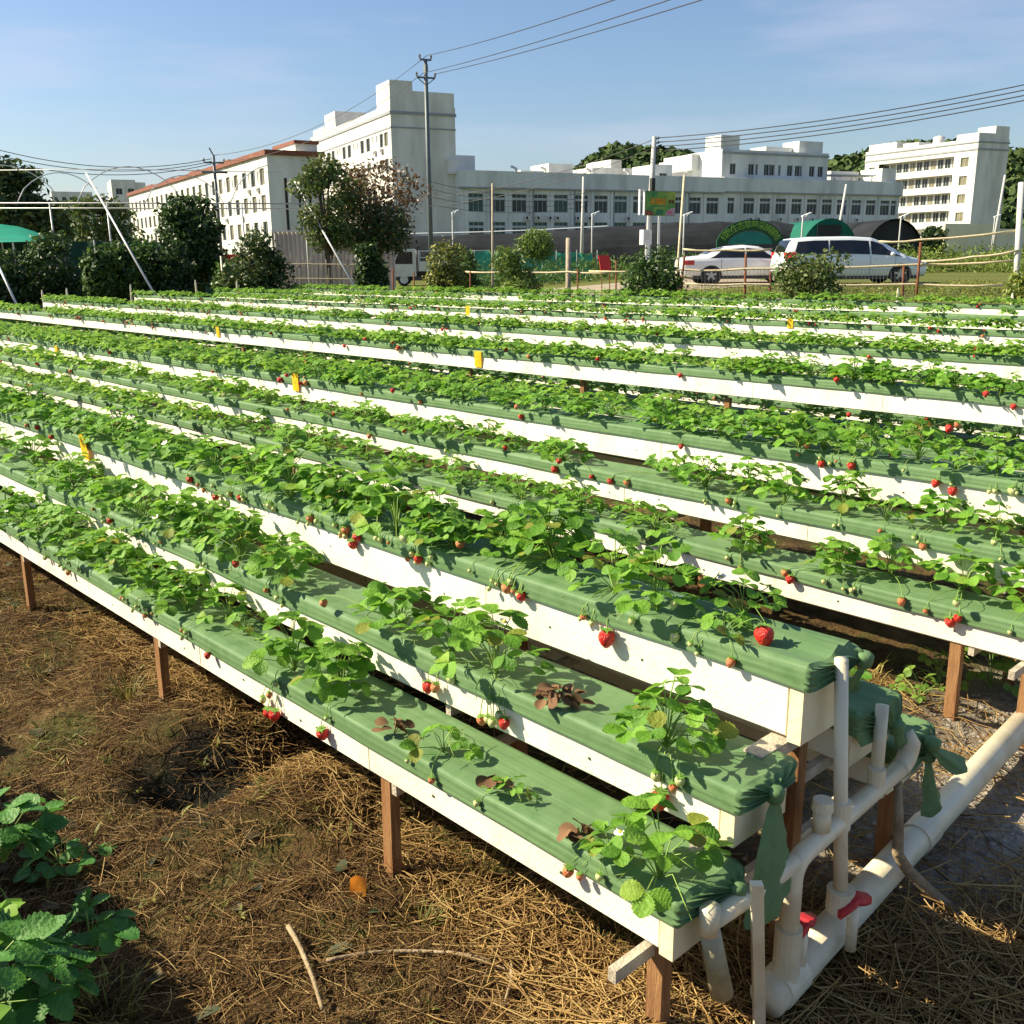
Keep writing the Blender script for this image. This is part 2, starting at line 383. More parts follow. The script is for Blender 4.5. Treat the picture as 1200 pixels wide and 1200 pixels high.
def film_pt(s0, z0, u, j, seed, amp=1.0):
    ds, dz = PROF[j]
    n1 = noise.noise(Vector((u*1.5, seed*3.1, ds*9)))*.005 + noise.noise(Vector((u*5, seed*5.7, ds*30)))*.0014
    c1 = noise.noise(Vector((u*.45, ds*60, seed*1.3)))               # long creases running with the trough
    c2 = noise.noise(Vector((u*.8+ds*14, ds*26, seed*2.1)))          # slanting pulls
    cr = max(0, c1-.02)*.014+max(0, c2-.15)*.022
    near = max(0, 1-(u-1)/.5); pull = .003*near*math.sin(ds*55+seed+u*4)
    hem = noise.noise(Vector((u*2.3, seed, 9)))*.005 if j in (0, 1, NP-2, NP-1) else 0
    up = 1 if 8 <= j <= NP-6 else .2
    z0 = z0+sag(u, seed)
    return B(u, s0+ds-(abs(n1)*.6 if j < 4 else 0), z0+dz+(n1+cr+pull)*up*amp+hem)
TROUGH = {}
def end_cap(mb, s0, z0, U0, seed, kx, kz, drop=.0):
    """film gathered over the end of a trough towards a knot at (kx, kz)"""
    n = len(PROF); rings = []; K = 4; m = (n-1)*K+1
    def ip(row):
        out = []
        for i in range(m):
            j = min(i//K, n-2); f = (i-j*K)/K; out.append(row[j]*(1-f)+row[j+1]*f)
        return out
    rings.append(ip([film_pt(s0, z0, U0, j, seed) for j in range(n)]))
    rings.append(ip([B(U0-.010, s0+PROF[j][0]*.99+.001, z0+sag(U0, seed)+PROF[j][1]-.002) for j in range(n)]))
    pr = ip([np.array([PROF[j][0], PROF[j][1] if j not in (0, n-1) else -.004-drop]) for j in range(n)])
    for k in range(1, 15):
        f = k/14.0; row = []
        for i in range(m):
            ds = pr[i][0]*(1-f)+kx*f; dz = pr[i][1]*(1-f)+kz*f; q = i/(m-1)*math.pi*11+seed+1.2*math.sin(i*.11+seed)
            rid = (1-abs(math.sin(q)))**1.6; env = math.sin(f*math.pi)**.7*(1-.45*f)
            row.append(B(U0-.013-.016*f-.017*rid*env, s0+ds+.004*math.sin(q*.7)*env, z0+dz+.007*rid*env))
        rings.append(row)
    mb.grid(rings)
    # lower lip: closes the fan between the hem and the knot along the end face
    return rings[-1]
def knot_tail(parent, s0, z0, U0, kx, kz, length, spread, lean=(0, 0), name='film_tail'):
    c = B(U0-.035, s0+kx, z0+kz)
    kb = MB(); pts = []
    for i in range(9):
        t = i/8*math.pi
        pts.append(c+np.array([0, 0, .020*math.cos(t)]))
    kb.tube(pts, [.004, .013, .019, .022, .021, .020, .018, .013, .006], 9)
    kb.build('film_knot', M['film'], parent, smooth=True)
    mb = MB(); rows = []
    n = 13; eE = np.array([ES[0], ES[1], 0]); eD = np.array([DH[0], DH[1], 0])
    for i in range(15):
        f = i/14; wdt = .012+spread*f**.7
        row = []
        for j in range(n):
            q = j/(n-1)*2-1
            fold = -abs(q+.12)*(.008+.022*f)+math.sin(q*9+length*40)*.003*f
            p = c + eE*(q*wdt+lean[0]*f) + eD*(-fold-.006+lean[1]*f) + np.array([0, 0, -.012-length*f+.012*f*math.sin(q*3)])
            row.append(p)
        row = [q_+np.array([noise.noise(Vector((*(q_*38),)))*.007*min(1, f*2), noise.noise(Vector((*(q_*38+9),)))*.007*min(1, f*2), 0]) for q_ in row]
        rows.append(row)
    mb.grid(rows); return mb.build(name, M['film'], parent, smooth=True)
def make_trough(ri, ti):
    r = RACKS[ri]; s0 = r['s'][ti]; z0 = r['z'][ti]; h = r['h'][ti]; u0 = 1.0; u1 = r['u1']; seed = ri*5+ti+.5
    if ri < 2: lab = LONGLAB.get((ri, ti)) or {0: 'lower front white trough of the second rack, past the bare walkway', 1: 'middle front white trough of the second rack, one step under its broad top trough', 2: 'broad white top trough along the ridge of the second rack', 3: 'trough hidden behind the ridge of the second rack, upper step', 4: 'trough hidden behind the ridge of the second rack, lowest step'}[ti]
    elif ri == A0: lab = '%s of the rack at the lower left picture edge' % TIER[ti]
    else: lab = '%s of the %s rack counted from the camera' % (TIER[ti], ORD[ri])
    t = thing('planter_trough', lab, 'planter trough', B(u0, s0, z0), 'white foam planter troughs in long rows')
    mb = MB(); u = u0+.038; eE = np.array([ES[0], ES[1], 0])
    while u < u1:
        ue = min(u1, u+1.0)
        c = .006; pr = [(.004, -h+c), (.004, .030), (.012, .036), (W-.012, .036), (W-.004, .030), (W-.004, -h+c), (W-.010, -h), (.010, -h)]
        j1 = .0012*math.sin(u*7.3+seed)
        rows = [[B(q, s0+a+j1, z0+b+sag(q, seed)) for a, b in pr] for q in (u+.0015, (u+ue)/2, ue-.0015)]
        mb.grid(rows, closed=True)
        k = len(mb.v); mb.f.append([k-24+i for i in range(8)][::-1]); mb.m.append(0); mb.f.append([k-8+i for i in range(8)]); mb.m.append(0)
        u = ue
    if ri < 2:
        for q in np.arange(1.35, 9, .47):                           # screw holes
            p = B(q+.1*math.sin(q*9+ti), s0+.0035, z0-h*.55+.012*math.sin(q*5)); mb.tube([p, p-eE*.0012], .004, 6, mi=1)
    mb.build('foam_box', [M['foam'], M['litter']], t)
    pr = [(.0015, -h-.004), (.0015, .032), (W-.0015, .032), (W-.0015, -h-.004)]
    eb = MB().grid([[B(q, s0+a, z0+b) for a, b in pr] for q in (1.0, 1.034)], closed=True)
    k = len(eb.v); eb.f.append([k-8, k-7, k-6, k-5]); eb.m.append(0); eb.f.append([k-1, k-2, k-3, k-4]); eb.m.append(0)
    eb.build('end_board', M['endboard'], t)
    fm = MB(); fm.grid([[film_pt(s0, z0, q, j, seed) for j in range(len(PROF))] for q in u_stations(u0-.004, u1)])
    if ri == 0:
        kk = {0: (.165, .010), 1: (.092, .012), 2: (.185, .022), 3: (.15, -.03), 4: (.15, -.02)}[ti]
        end_cap(fm, s0, z0, u0-.004, seed, kk[0], kk[1], drop={3: .03, 4: .05}.get(ti, 0))
    else:
        fm.grid([[film_pt(s0, z0, u0-.004, j, seed) for j in range(len(PROF))], [B(u0-.012, s0+PROF[j][0], z0+min(PROF[j][1], .0)) for j in range(len(PROF))]])
    fo = fm.build('film_cover', M['film'], t, smooth=True)
    if ri == 0:
        if ti == 1: knot_tail(fo, s0, z0, u0, .092, .012, .225, .088, (-.035, -.05))
        if ti == 0: knot_tail(fo, s0, z0, u0, .165, .010, .05, .02, (.05, -.03))
        if ti == 2: knot_tail(fo, s0, z0, u0, .195, .022, .06, .02, (0, .01))
        if ti == 3: knot_tail(fo, s0, z0, u0, .16, -.03, .04, .02, (.04, -.02))
        if ti == 4: knot_tail(fo, s0, z0, u0, .15, -.02, .17, .045, (.06, -.02)); knot_tail(fo, s0, z0, u0-.02, .12, .03, .075, .04, (.10, -.05), 'film_flap')
    TROUGH[(ri, ti)] = t
for ri in range(len(RACKS)):
    for ti in range(5): make_trough(ri, ti)
# wooden racks: stakes and cross planks
eE3 = np.array([ES[0], ES[1], 0]); eD3 = np.array([DH[0], DH[1], 0])
RLAB = ['brown wooden stake rack carrying the nearest five troughs, orange stakes along its front',
        'stake rack under the second bank of troughs across the bare walkway',
        'stake rack under the third bank of white troughs', 'stake rack under the fourth bank of troughs, ending by the tilted white pole',
        'stake rack under the fifth bank of troughs', 'stake rack under the sixth bank of troughs', 'stake rack under the last bank of troughs beside the grass', 'stake rack left of the camera whose plants lean into the lower left corner']
for ri, r in enumerate(RACKS):
    t = thing('growing_rack', RLAB[ri], 'plant rack', B(1.05, r['s'][2], 0), 'stake racks under the planter troughs')
    us = [1.06, 1.99]+[3.45+1.53*k for k in range(16)] if ri == 0 else [1.06, 1.3]+[2.8+1.5*k for k in range(16)]
    for k, u in enumerate(us):
        if u > r['u1']: continue
        for q, (ti, ds) in enumerate(((0, .016), (2, .06), (4, .14))):
            if ri > 2 and q > 0 and k % 2: continue
            g = SL*u-.15; top = r['z'][ti]-r['h'][ti]-.006+SL*u-(.02 if q != 0 else 0)
            p = B(u, r['s'][ti]+ds, 0); p[2] = g
            a = math.sin(u*13+q)*.006; sz = .040 if q == 0 else .045
            MB().boxb(p-eE3*.0-eD3*sz/2, eD3*sz, eE3*sz*.8, np.array([a, a*.5, top-g])).build('stake', M['stake'], t)
        if ri > 2 and k % 2: continue
        for (ta, tb) in ((0, 4), (1, 3)):
            za = r['z'][ta]-r['h'][ta]-.004-.030; p = B(u-(.062 if k else .0), r['s'][ta]-(-.012 if k else (.10 if ta == 0 else .04)), za)
            MB().boxb(p, eD3*.02, eE3*(r['s'][tb]-r['s'][ta]+W+(0 if k else .08)), np.array([0, 0, .030])).build('cross_plank', M['plank'], t)
        if k == 0:
            p = B(u-.03, r['s'][2]-.10, r['z'][2]-r['h'][2]-.034); MB().boxb(p, eD3*.05, eE3*.34, np.array([0, 0, .030])).build('cross_plank', M['plank'], t)
# ------------------------------------------------------------------ white drain pipework at the trough ends
def Bz(u, s, z): return B(u, s, z)
M['oldpvc'] = mat('stained_pvc', [(.26, .24, .14), (.46, .43, .30)], 9, .6, .3, .15, 50)
t = thing('drain_pipe', 'long white drain pipe on the ground with upright risers and two red valve handles', 'drain pipe', B(.95, 1.75, 0))
zc = .075
A0_, A1 = Bz(.95, 1.64, zc), Bz(1.075, 3.7, zc+.01)
def along(s): 
    f = (s-1.64)/(3.7-1.64); return A0_+(A1-A0_)*f
MB().tube([A0_, along(2.4), A1], .042, 20).build('main_pipe', M['pvc'], t, smooth=True)
for s in (1.72, 2.5):
    d = (A1-A0_)/np.linalg.norm(A1-A0_); MB().tube([along(s)-d*.045, along(s)+d*.045], .046, 20).build('pipe_coupling', M['pvc'], t, smooth=False)
def elbow(a, b, c, r, n=6):
    pts = [a]
    for i in range(n+1):
        f = i/n; pts.append((a*(1-f)**2+b*2*f*(1-f)+c*f*f) if True else b)
    return pts
# feed pipe runs up behind the tail, then across to the far trough ends
K1 = PU(930, 1010, .945); K2 = PU(1062, 893, .945); K3 = PU(1077, 868, .945)
dn = K1.copy(); dn[2] = zc+.02
rise_top = PU(1077, 862, .945)
d12 = (K2-K1)/np.linalg.norm(K2-K1)
MB().tube([dn, K1-np.array([0, 0, .06])] + elbow(K1-np.array([0, 0, .05]), K1, K1+d12*.05, .0225) + [K2-d12*.03], .0225, 14).build('feed_pipe', M['pvc'], t, smooth=True)
MB().tube(elbow(K2-d12*.04, K2+d12*.01, K2+np.array([0, 0, .05])+d12*.015, .0225)+[K2+np.array([0, 0, .085])+d12*.015], .0235, 14).build('pipe_elbow', M['pvc'], t, smooth=True)
MB().tube([dn-np.array([0, 0, .05]), dn+np.array([0, 0, .13])], .030, 16).build('pipe_sleeve', M['pvc'], t)
# riser one, with tee and sleeve
f1 = PU(985, 955, .945); top1 = PU(986, 772, .965); bot1 = PU(985, 1050, .93)
MB().tube([bot1, f1, top1], [.0165, .016, .015], 14).build('riser', M['pvc'], t, smooth=True)
MB().tube([f1-np.array([0, 0, .032]), f1+np.array([0, 0, .036])], .0235, 16).build('pipe_coupling', M['pvc'], t)
MB().tube([bot1-np.array([0, 0, .035]), bot1+np.array([0, 0, .02])], .032, 16).build('pipe_sleeve', M['pvc'], t)
f2 = PU(1026, 922, .945); top2 = PU(1034, 826, .965)
MB().tube([f2, top2], .0155, 14).build('riser', M['pvc'], t, smooth=True)
MB().tube([f2-np.array([0, 0, .02]), f2+np.array([0, 0, .05])], .021, 14).build('pipe_sleeve', M['pvc'], t)
f3 = PU(962, 972, .945)
MB().tube([f3, f3+np.array([0, 0, .055])], .020, 14).build('pipe_stub', M['pvc'], t, smooth=True)
MB().tube([f3+np.array([0, 0, .05]), f3+np.array([0, 0, .074])], [.024, .022], 14).build('pipe_cap', M['pvc'], t)
# outlet under the lowest trough
o1 = PU(832, 1062, .955); o2 = o1-np.array([0, 0, .075]); o3 = PU(878, 1050, .955)
MB().tube([o1, o1-np.array([0, 0, .06])], .021, 14).build('pipe_elbow', M['pvc'], t, smooth=True)
MB().tube([o1-np.array([0, 0, .035]), o3-np.array([0, 0, 0.0]), K1], .021, 14).build('feed_pipe', M['pvc'], t, smooth=True)
g0 = PU(846, 1148, .955)
MB().tube([o2+np.array([0, 0, .03]), (o2+g0)/2, g0-np.array([0, 0, .03])], [.021, .023, .025], 14).build('pipe_stub', M['oldpvc'], t, smooth=True)
# valves
def valve(px, py, rot):
    c = PZ(px, py, .20); mbv = MB()
    ca, sa = math.cos(rot), math.sin(rot); ax = np.array([ca, sa, .12]); ay = np.array([-sa, ca, 0])
    prof = [(-.042, .010, -.012), (-.026, .017, .000), (-.010, .021, .010), (.0, .017, .013), (.012, .021, .010), (.027, .017, .004), (.042, .010, -.002)]
    rows = []
    for (l, wv, z) in prof:
        rows.append([c+ax*l+ay*wv*q+np.array([0, 0, z+zz]) for q, zz in ((-1, 0), (-.8, .012), (.8, .012), (1, 0), (.8, -.008), (-.8, -.008))])
    mbv.grid(rows, closed=True); k = len(mbv.v)
    mbv.f.append([k-6+i for i in range(6)]); mbv.m.append(0); mbv.f.append([k-42+i for i in range(6)][::-1]); mbv.m.append(0)
    q = mbv.build('valve_handle', M['valve'], t)
    st = MB().tube([c-np.array([0, 0, .12]), c], .013, 12); st.build('valve_stem', M['pvc'], t, smooth=True)
valve(941, 1087, .75); valve(1001, 1060, .35)
# white stake standing in front of the pipe
b0 = PG(893, 1205); tp = PU(886, 1035, US(b0[0], b0[1])[0]-.06)
MB().boxb(b0-np.array([.011, .009, .1]), (.024, 0, 0), (0, .018, 0), np.array([tp[0]-b0[0], tp[1]-b0[1], tp[2]-b0[2]+.1])).build('support_stake', M['pvc'], None, loc=b0)
tag(bpy.data.objects['support_stake'], 'pale wooden stake standing upright in the straw below the hanging film tail', 'stake')
# bent grey branch leaning on the pipe
pts = [PU(1052, 915, .95), PU(1053, 960, .93), PU(1052, 1000, .91), PZ(1062, 1018, .12), PZ(1085, 1040, .06), PZ(1116, 1068, .01)]
tag(MB().tube(pts, [.010, .0125, .014, .016, .015, .016], 9).build('dry_branch', M['twig'], None, loc=pts[-1], smooth=True), 'bent grey dry branch leaning over the white drain pipe', 'branch')
# ------------------------------------------------------------------ strawberry plants
def norm(a): return a/(np.linalg.norm(a)+1e-9)
_wk = [(0, .05), (.10, .36), (.22, .66), (.36, .88), (.50, 1.0), (.64, 1.0), (.78, .88), (.90, .62), (1.0, .16)]
WT_HI = [(i/15, float(np.interp(i/15, [q[0] for q in _wk], [q[1] for q in _wk]))) for i in range(16)]
WT_MD = [(0, .05), (.3, .8), (.62, 1.0), (1.0, .12)]
WT_LO = [(0, .15), (.55, 1.0), (1.0, .2)]
def leaflet(V, Q, base, d, n, L, Wd, lod, rr):
    d = norm(d); n = norm(n-d*np.dot(n, d)); side = np.cross(d, n)
    tab = {2: WT_HI, 1: WT_MD, 0: WT_LO}[lod]; cross = {2: (-1, -.55, 0, .55, 1), 1: (-1, 0, 1), 0: (-1, 1)}[lod]
    droop = rr.uniform(.08, .38); fold = rr.uniform(.10, .42); tw = rr.uniform(-.25, .25); k = len(V); m = len(cross)
    for i, (t, wv) in enumerate(tab):
        for c in cross:
            ww = wv
            if lod == 2 and abs(c) == 1: ww *= (1.10 if i % 2 else .90)
            x = c*ww*Wd/2
            zz = fold*abs(x)*(1.0-.35*t) + tw*x*t - droop*L*t*t
            if lod == 2 and abs(c) == .55: zz += .030*Wd*(1 if i % 2 else -1)
            tt = t + (.035 if (lod == 2 and abs(c) == 1 and i % 2) else 0)*(1-t)
            V.append(base + d*L*tt + side*x + n*zz)
    for i in range(len(tab)-1):
        for j in range(m-1): Q.append((k+i*m+j, k+i*m+j+1, k+(i+1)*m+j+1, k+(i+1)*m+j))
def stem(V, Q, pts, r, n=3):
    k = len(V)
    for i, p in enumerate(pts):
        d = norm(pts[min(i+1, len(pts)-1)]-pts[max(i-1, 0)]); a = norm(np.cross(d, np.array([.31, .2, .93]))); b = np.cross(d, a)
        for j in range(n):
            t = 2*math.pi*j/n; V.append(p+(a*math.cos(t)+b*math.sin(t))*r)
    for i in range(len(pts)-1):
        for j in range(n): Q.append((k+i*n+j, k+i*n+(j+1) % n, k+(i+1)*n+(j+1) % n, k+(i+1)*n+j))
def plant_arrays(seed, nleaf, lod, R=.13, Hh=.12, LL=.055):
    """leaves (trifoliate), petioles and pale hanging flower stalks; local, crown at origin"""
    rr = random.Random(seed); V, Q, MI = [], [], []
    for i in range(nleaf):
        az = i*2.399+rr.uniform(-.4, .4); f = (i+.5)/nleaf
        rad = R*math.sqrt(f)*rr.uniform(.75, 1.1); hz = Hh*(1.05-f*.72)*rr.uniform(.75, 1.15)
        tip = np.array([math.cos(az)*rad, math.sin(az)*rad, hz])
        mid = np.array([math.cos(az)*rad*.35, math.sin(az)*rad*.35, hz*.72])
        if lod > 0:
            q0 = len(Q); stem(V, Q, [np.zeros(3), mid*.55, mid, tip], .0016 if lod == 2 else .0022); MI += [1]*(len(Q)-q0)
        out = norm(np.array([math.cos(az), math.sin(az), rr.uniform(-.45, .6)])); up = norm(np.array([math.cos(az)*.55*f+rr.uniform(-.5, .5), math.sin(az)*.6*f+rr.uniform(-.5, .5), 1.0]))
        L0 = LL*rr.uniform(.75, 1.2); sd_ = np.cross(up, out); q0 = len(Q)
        for a in (0, 1.25, -1.25):
            dd = out*math.cos(a)+sd_*math.sin(a)
            leaflet(V, Q, tip+dd*.003, dd, up+np.array([rr.uniform(-.15, .15), rr.uniform(-.15, .15), 0]), L0*(1.06 if a == 0 else .95), L0*.86, lod, rr)
        MI += [0]*(len(Q)-q0)
    if lod > 0:
        for i in range(rr.randint(2, 5)):
            az = rr.uniform(0, 6.28); q0 = len(Q); r = rr.uniform(.05, .12)
            e = np.array([math.cos(az)*r, math.sin(az)*r, rr.uniform(.0, .06)])
            stem(V, Q, [np.zeros(3), e*.5+np.array([0, 0, .04]), e], .0013)
            for b in range(2):
                stem(V, Q, [e, e+np.array([rr.uniform(-.03, .03), rr.uniform(-.03, .03), rr.uniform(-.03, .005)])], .001)
            MI += [1]*(len(Q)-q0)
    return np.array(V), np.array(Q, np.int32), np.array(MI, np.int32)
HI = [plant_arrays(100+i, [14, 17, 19, 15, 21, 18, 13, 20][i], 2, R=rnd.uniform(.10, .145), Hh=rnd.uniform(.105, .165), LL=rnd.uniform(.040, .050)) for i in range(8)]
SM = [plant_arrays(150+i, [6, 7, 5][i], 2, R=.085, Hh=.075, LL=.045) for i in range(3)]
MD = [plant_arrays(200+i, rnd.randint(15, 20), 1, R=rnd.uniform(.115, .15), Hh=rnd.uniform(.095, .14), LL=.047) for i in range(8)]
LO = [plant_arrays(300+i, rnd.randint(13, 16), 0, R=.14, Hh=.115, LL=.058) for i in range(8)]
def mesh_of(name, arr, mats):
    o = quads_obj(name, arr[0], arr[1], mats, arr[2], smooth=True); me = o.data; bpy.data.objects.remove(o); return me
HIM = [mesh_of('foliage', a, [M['leaf'], M['petiole']]) for a in HI]
SMM = [mesh_of('foliage', a, [M['leaf'], M['petiole']]) for a in SM]
MDM = [mesh_of('foliage', a, [M['leaf'], M['petiole']]) for a in MD]
# berry, calyx, flower meshes (hang from the origin, which is the stem end)
def berry_mesh(m, name):
    mb = MB(); prof = [(.001, -.001), (.009, -.002), (.0148, -.007), (.0165, -.013), (.0150, -.021), (.0105, -.029), (.005, -.0345), (.0008, -.0365)]
    mb.lathe((0, 0, 0), prof, 14); o = mb.build(name, m, smooth=True); me = o.data; bpy.data.objects.remove(o); return me
BM = {k: berry_mesh(M[v], 'strawberry') for k, v in (('r', 'berry'), ('o', 'berry_o'), ('g', 'berry_g'))}
mb = MB()
for i in range(8):
    a = i*math.pi/4; d = np.array([math.cos(a), math.sin(a), 0]); s_ = np.array([-d[1], d[0], 0])
    mb.add([d*.001+s_*.003, d*.012+s_*.0035+np.array([0, 0, .001]), d*.019+np.array([0, 0, -.003 if i % 2 else .004]), d*.012-s_*.0035+np.array([0, 0, .001]), d*.001-s_*.003], [[0, 1, 2, 3, 4]])
_o = mb.build('calyx', M['calyx']); CALYX = _o.data; bpy.data.objects.remove(_o)
mb = MB()
for i in range(5):
    a = i*1.2566; d = np.array([math.cos(a), math.sin(a), .25]); s_ = np.array([-math.sin(a), math.cos(a), 0])
    mb.add([d*.002, d*.006+s_*.006, d*.012+s_*.0055, d*.014, d*.012-s_*.0055, d*.006-s_*.006], [[0, 1, 2, 3, 4, 5]])
mb.lathe((0, 0, .001), [(.005, 0), (.004, .003), (.0005, .0045)], 8, mi=1)
_o = mb.build('flower', [M['petal'], M['yolk']]); FLOWER = _o.data; bpy.data.objects.remove(_o)
# ---- where plants stand: (rack, tier, u, ds, scale, small)
PL = []
def add_plant(ri, ti, u, ds, sc, kind='n', force=False, label=None):
    r = RACKS[ri]; p = B(u, r['s'][ti]+ds, r['z'][ti]+.052)
    PL.append(dict(ri=ri, ti=ti, u=u, ds=ds, p=p, sc=sc, kind=kind, rot=rnd.uniform(0, 6.28), force=force, label=label, berries=[]))
def on_trough(px, py, ri, ti):
    """pixel on the top of a trough -> (u, ds)"""
    r = RACKS[ri]; z = r['z'][ti]+.057
    p = PZ(px, py, z)
    for _ in range(5):
        u, s = US(p[0], p[1]); p = PZ(px, py, z+SL*u)
    u, s = US(p[0], p[1]); return u, s-r['s'][ti]
NEAR = [  # px, py (crown), rack, tier, scale, kind, label
 (768, 1030, 0, 0, 1.0, 'n', 'bright green strawberry plant sprawling over the folded film end of the lowest trough'),
 (700, 1005, 0, 0, .6, 's', 'small wilting strawberry plant with an orange berry near the end of the lowest trough'),
 (590, 935, 0, 0, .55, 's', 'tiny half brown strawberry seedling alone on the bare green film of the lowest trough'),
 (520, 880, 0, 0, .85, 's', 'small dark green strawberry plant standing alone mid way on the lowest trough'),
 (400, 810, 0, 0, 1.0, 'n', 'strawberry plant with one red berry just left of the bare stretch of the lowest trough'),
 (345, 785, 0, 0, 1.0, 'n', 'upright bright strawberry plant on the lowest trough above two ripe red berries'),
 (290, 735, 0, 0, .8, 's', 'low strawberry plant with spreading leaves on the lowest trough above the second brown stake'),
 (770, 880, 0, 1, 1.05, 'n', 'bushy strawberry plant with a big red berry near the film knot of the second trough'),
 (575, 790, 0, 1, 1.05, 'n', 'strawberry plant with a thick bunch of yellow green fruit stalks beside brown withered leaves'),
 (530, 765, 0, 1, .95, 'n', 'strawberry plant with two red berries under it left of the yellow green stalk bunch'),
 (470, 735, 0, 1, 1.0, 'n', 'leafy strawberry plant on the second trough where the plants begin to crowd together'),
 (880, 715, 0, 2, .85, 'n', 'strawberry plant with yellow stalks and a white flower at the top trough end'),
 (845, 745, 0, 2, .75, 's', 'thin strawberry plant with pale fruit stalks beside the large red berry on the top trough'),
 (770, 715, 0, 2, .95, 'n', 'dark strawberry plant drooping over the front edge of the top trough'),
 (720, 690, 0, 2, 1.05, 'n', 'strawberry plant with one large red berry hanging against the white top trough'),
 (690, 640, 0, 2, 1.15, 'n', 'tall strawberry plant with a big upright leaf at the back of the nearest top trough'),
 (650, 660, 0, 2, 1.1, 'n', 'dense strawberry plant with orange berries hanging at the front of the nearest top trough'),
 (1130, 690, 1, 0, 1.05, 'n', 'strawberry plant dripping pale stalks and two red berries over the low trough at right'),
 (1070, 660, 1, 0, 1.0, 'n', 'strawberry plant with a white flower and an orange berry on the low trough at right'),
 (1170, 630, 1, 1, 1.05, 'n', 'strawberry plant with tall yellowish leaves against the broad white trough at right edge'),
]
nearspan = {}
for (px, py, ri, ti, sc, kd, lb) in NEAR:
    u, ds = on_trough(px, py, ri, ti); ds = min(.17, max(.03, ds))
    add_plant(ri, ti, u, ds, sc, kd, True, lb); a = nearspan.setdefault((ri, ti), []); a.append(u)
for ri in range(len(RACKS)):
    for ti in range(5):
        r = RACKS[ri]; hidden = ti >= 3
        back = 2 <= ri < A0 and ti != 2
        start = 1.25 if (ri, ti) not in nearspan else max(nearspan[(ri, ti)])+.13
        if ri == 0 and ti in (0, 1): start += .02
        if ri == 1 and ti in (0, 1, 2): start = 1.08
        gap = {0: .15, 1: .15, 2: .165}.get(ti, .25)
        if back: gap = .26
        if ri == 1 and ti in (0, 1): gap = .225
        u = start; k = 0
        while u < r['u1']-.1:
            dens = 1.0
            if noise.noise(Vector((u*.8, ri*3.3, ti*7.7))) < -.22 and not (ri == 0 and ti == 2): dens = .6
            if rnd.random() < dens:
                ok = all(abs(u-q) > .11 for q in nearspan.get((ri, ti), [])) or ti == 9
                if ok: add_plant(ri, ti, u+rnd.uniform(-.03, .03), (.045 if k % 2 else .12)+rnd.uniform(-.02, .02), rnd.uniform(.72, 1.15), 'n')
                if ti == 2 and rnd.random() < (.75 if ri < 1 else .5): add_plant(ri, ti, u+gap*.5, rnd.choice((.05, .15))+rnd.uniform(-.015, .015), rnd.uniform(.7, 1.0), 'n')
            u += gap*rnd.uniform(.8, 1.2); k += 1
vis = []
for q in PL:
    x, y, d = proj(q['p']+np.array([0, 0, .06])); q['px'], q['py'], q['d'] = x, y, d
    q['vis'] = d > .3 and -45 < x < 1245 and 250 < y < 1260 and not (q['ti'] >= 3 and q['d'] > 6)
PL = [q for q in PL if (q['d'] > .3 and -260 < q['px'] < 1460) or q['ri'] == A0]
indiv = [q for q in PL if q['force']]+sorted([q for q in PL if not q['force'] and q['vis'] and q['ri'] != A0], key=lambda q: q['d'])[:296-len(NEAR)]
iset = set(id(q) for q in indiv); rest = [q for q in PL if id(q) not in iset]
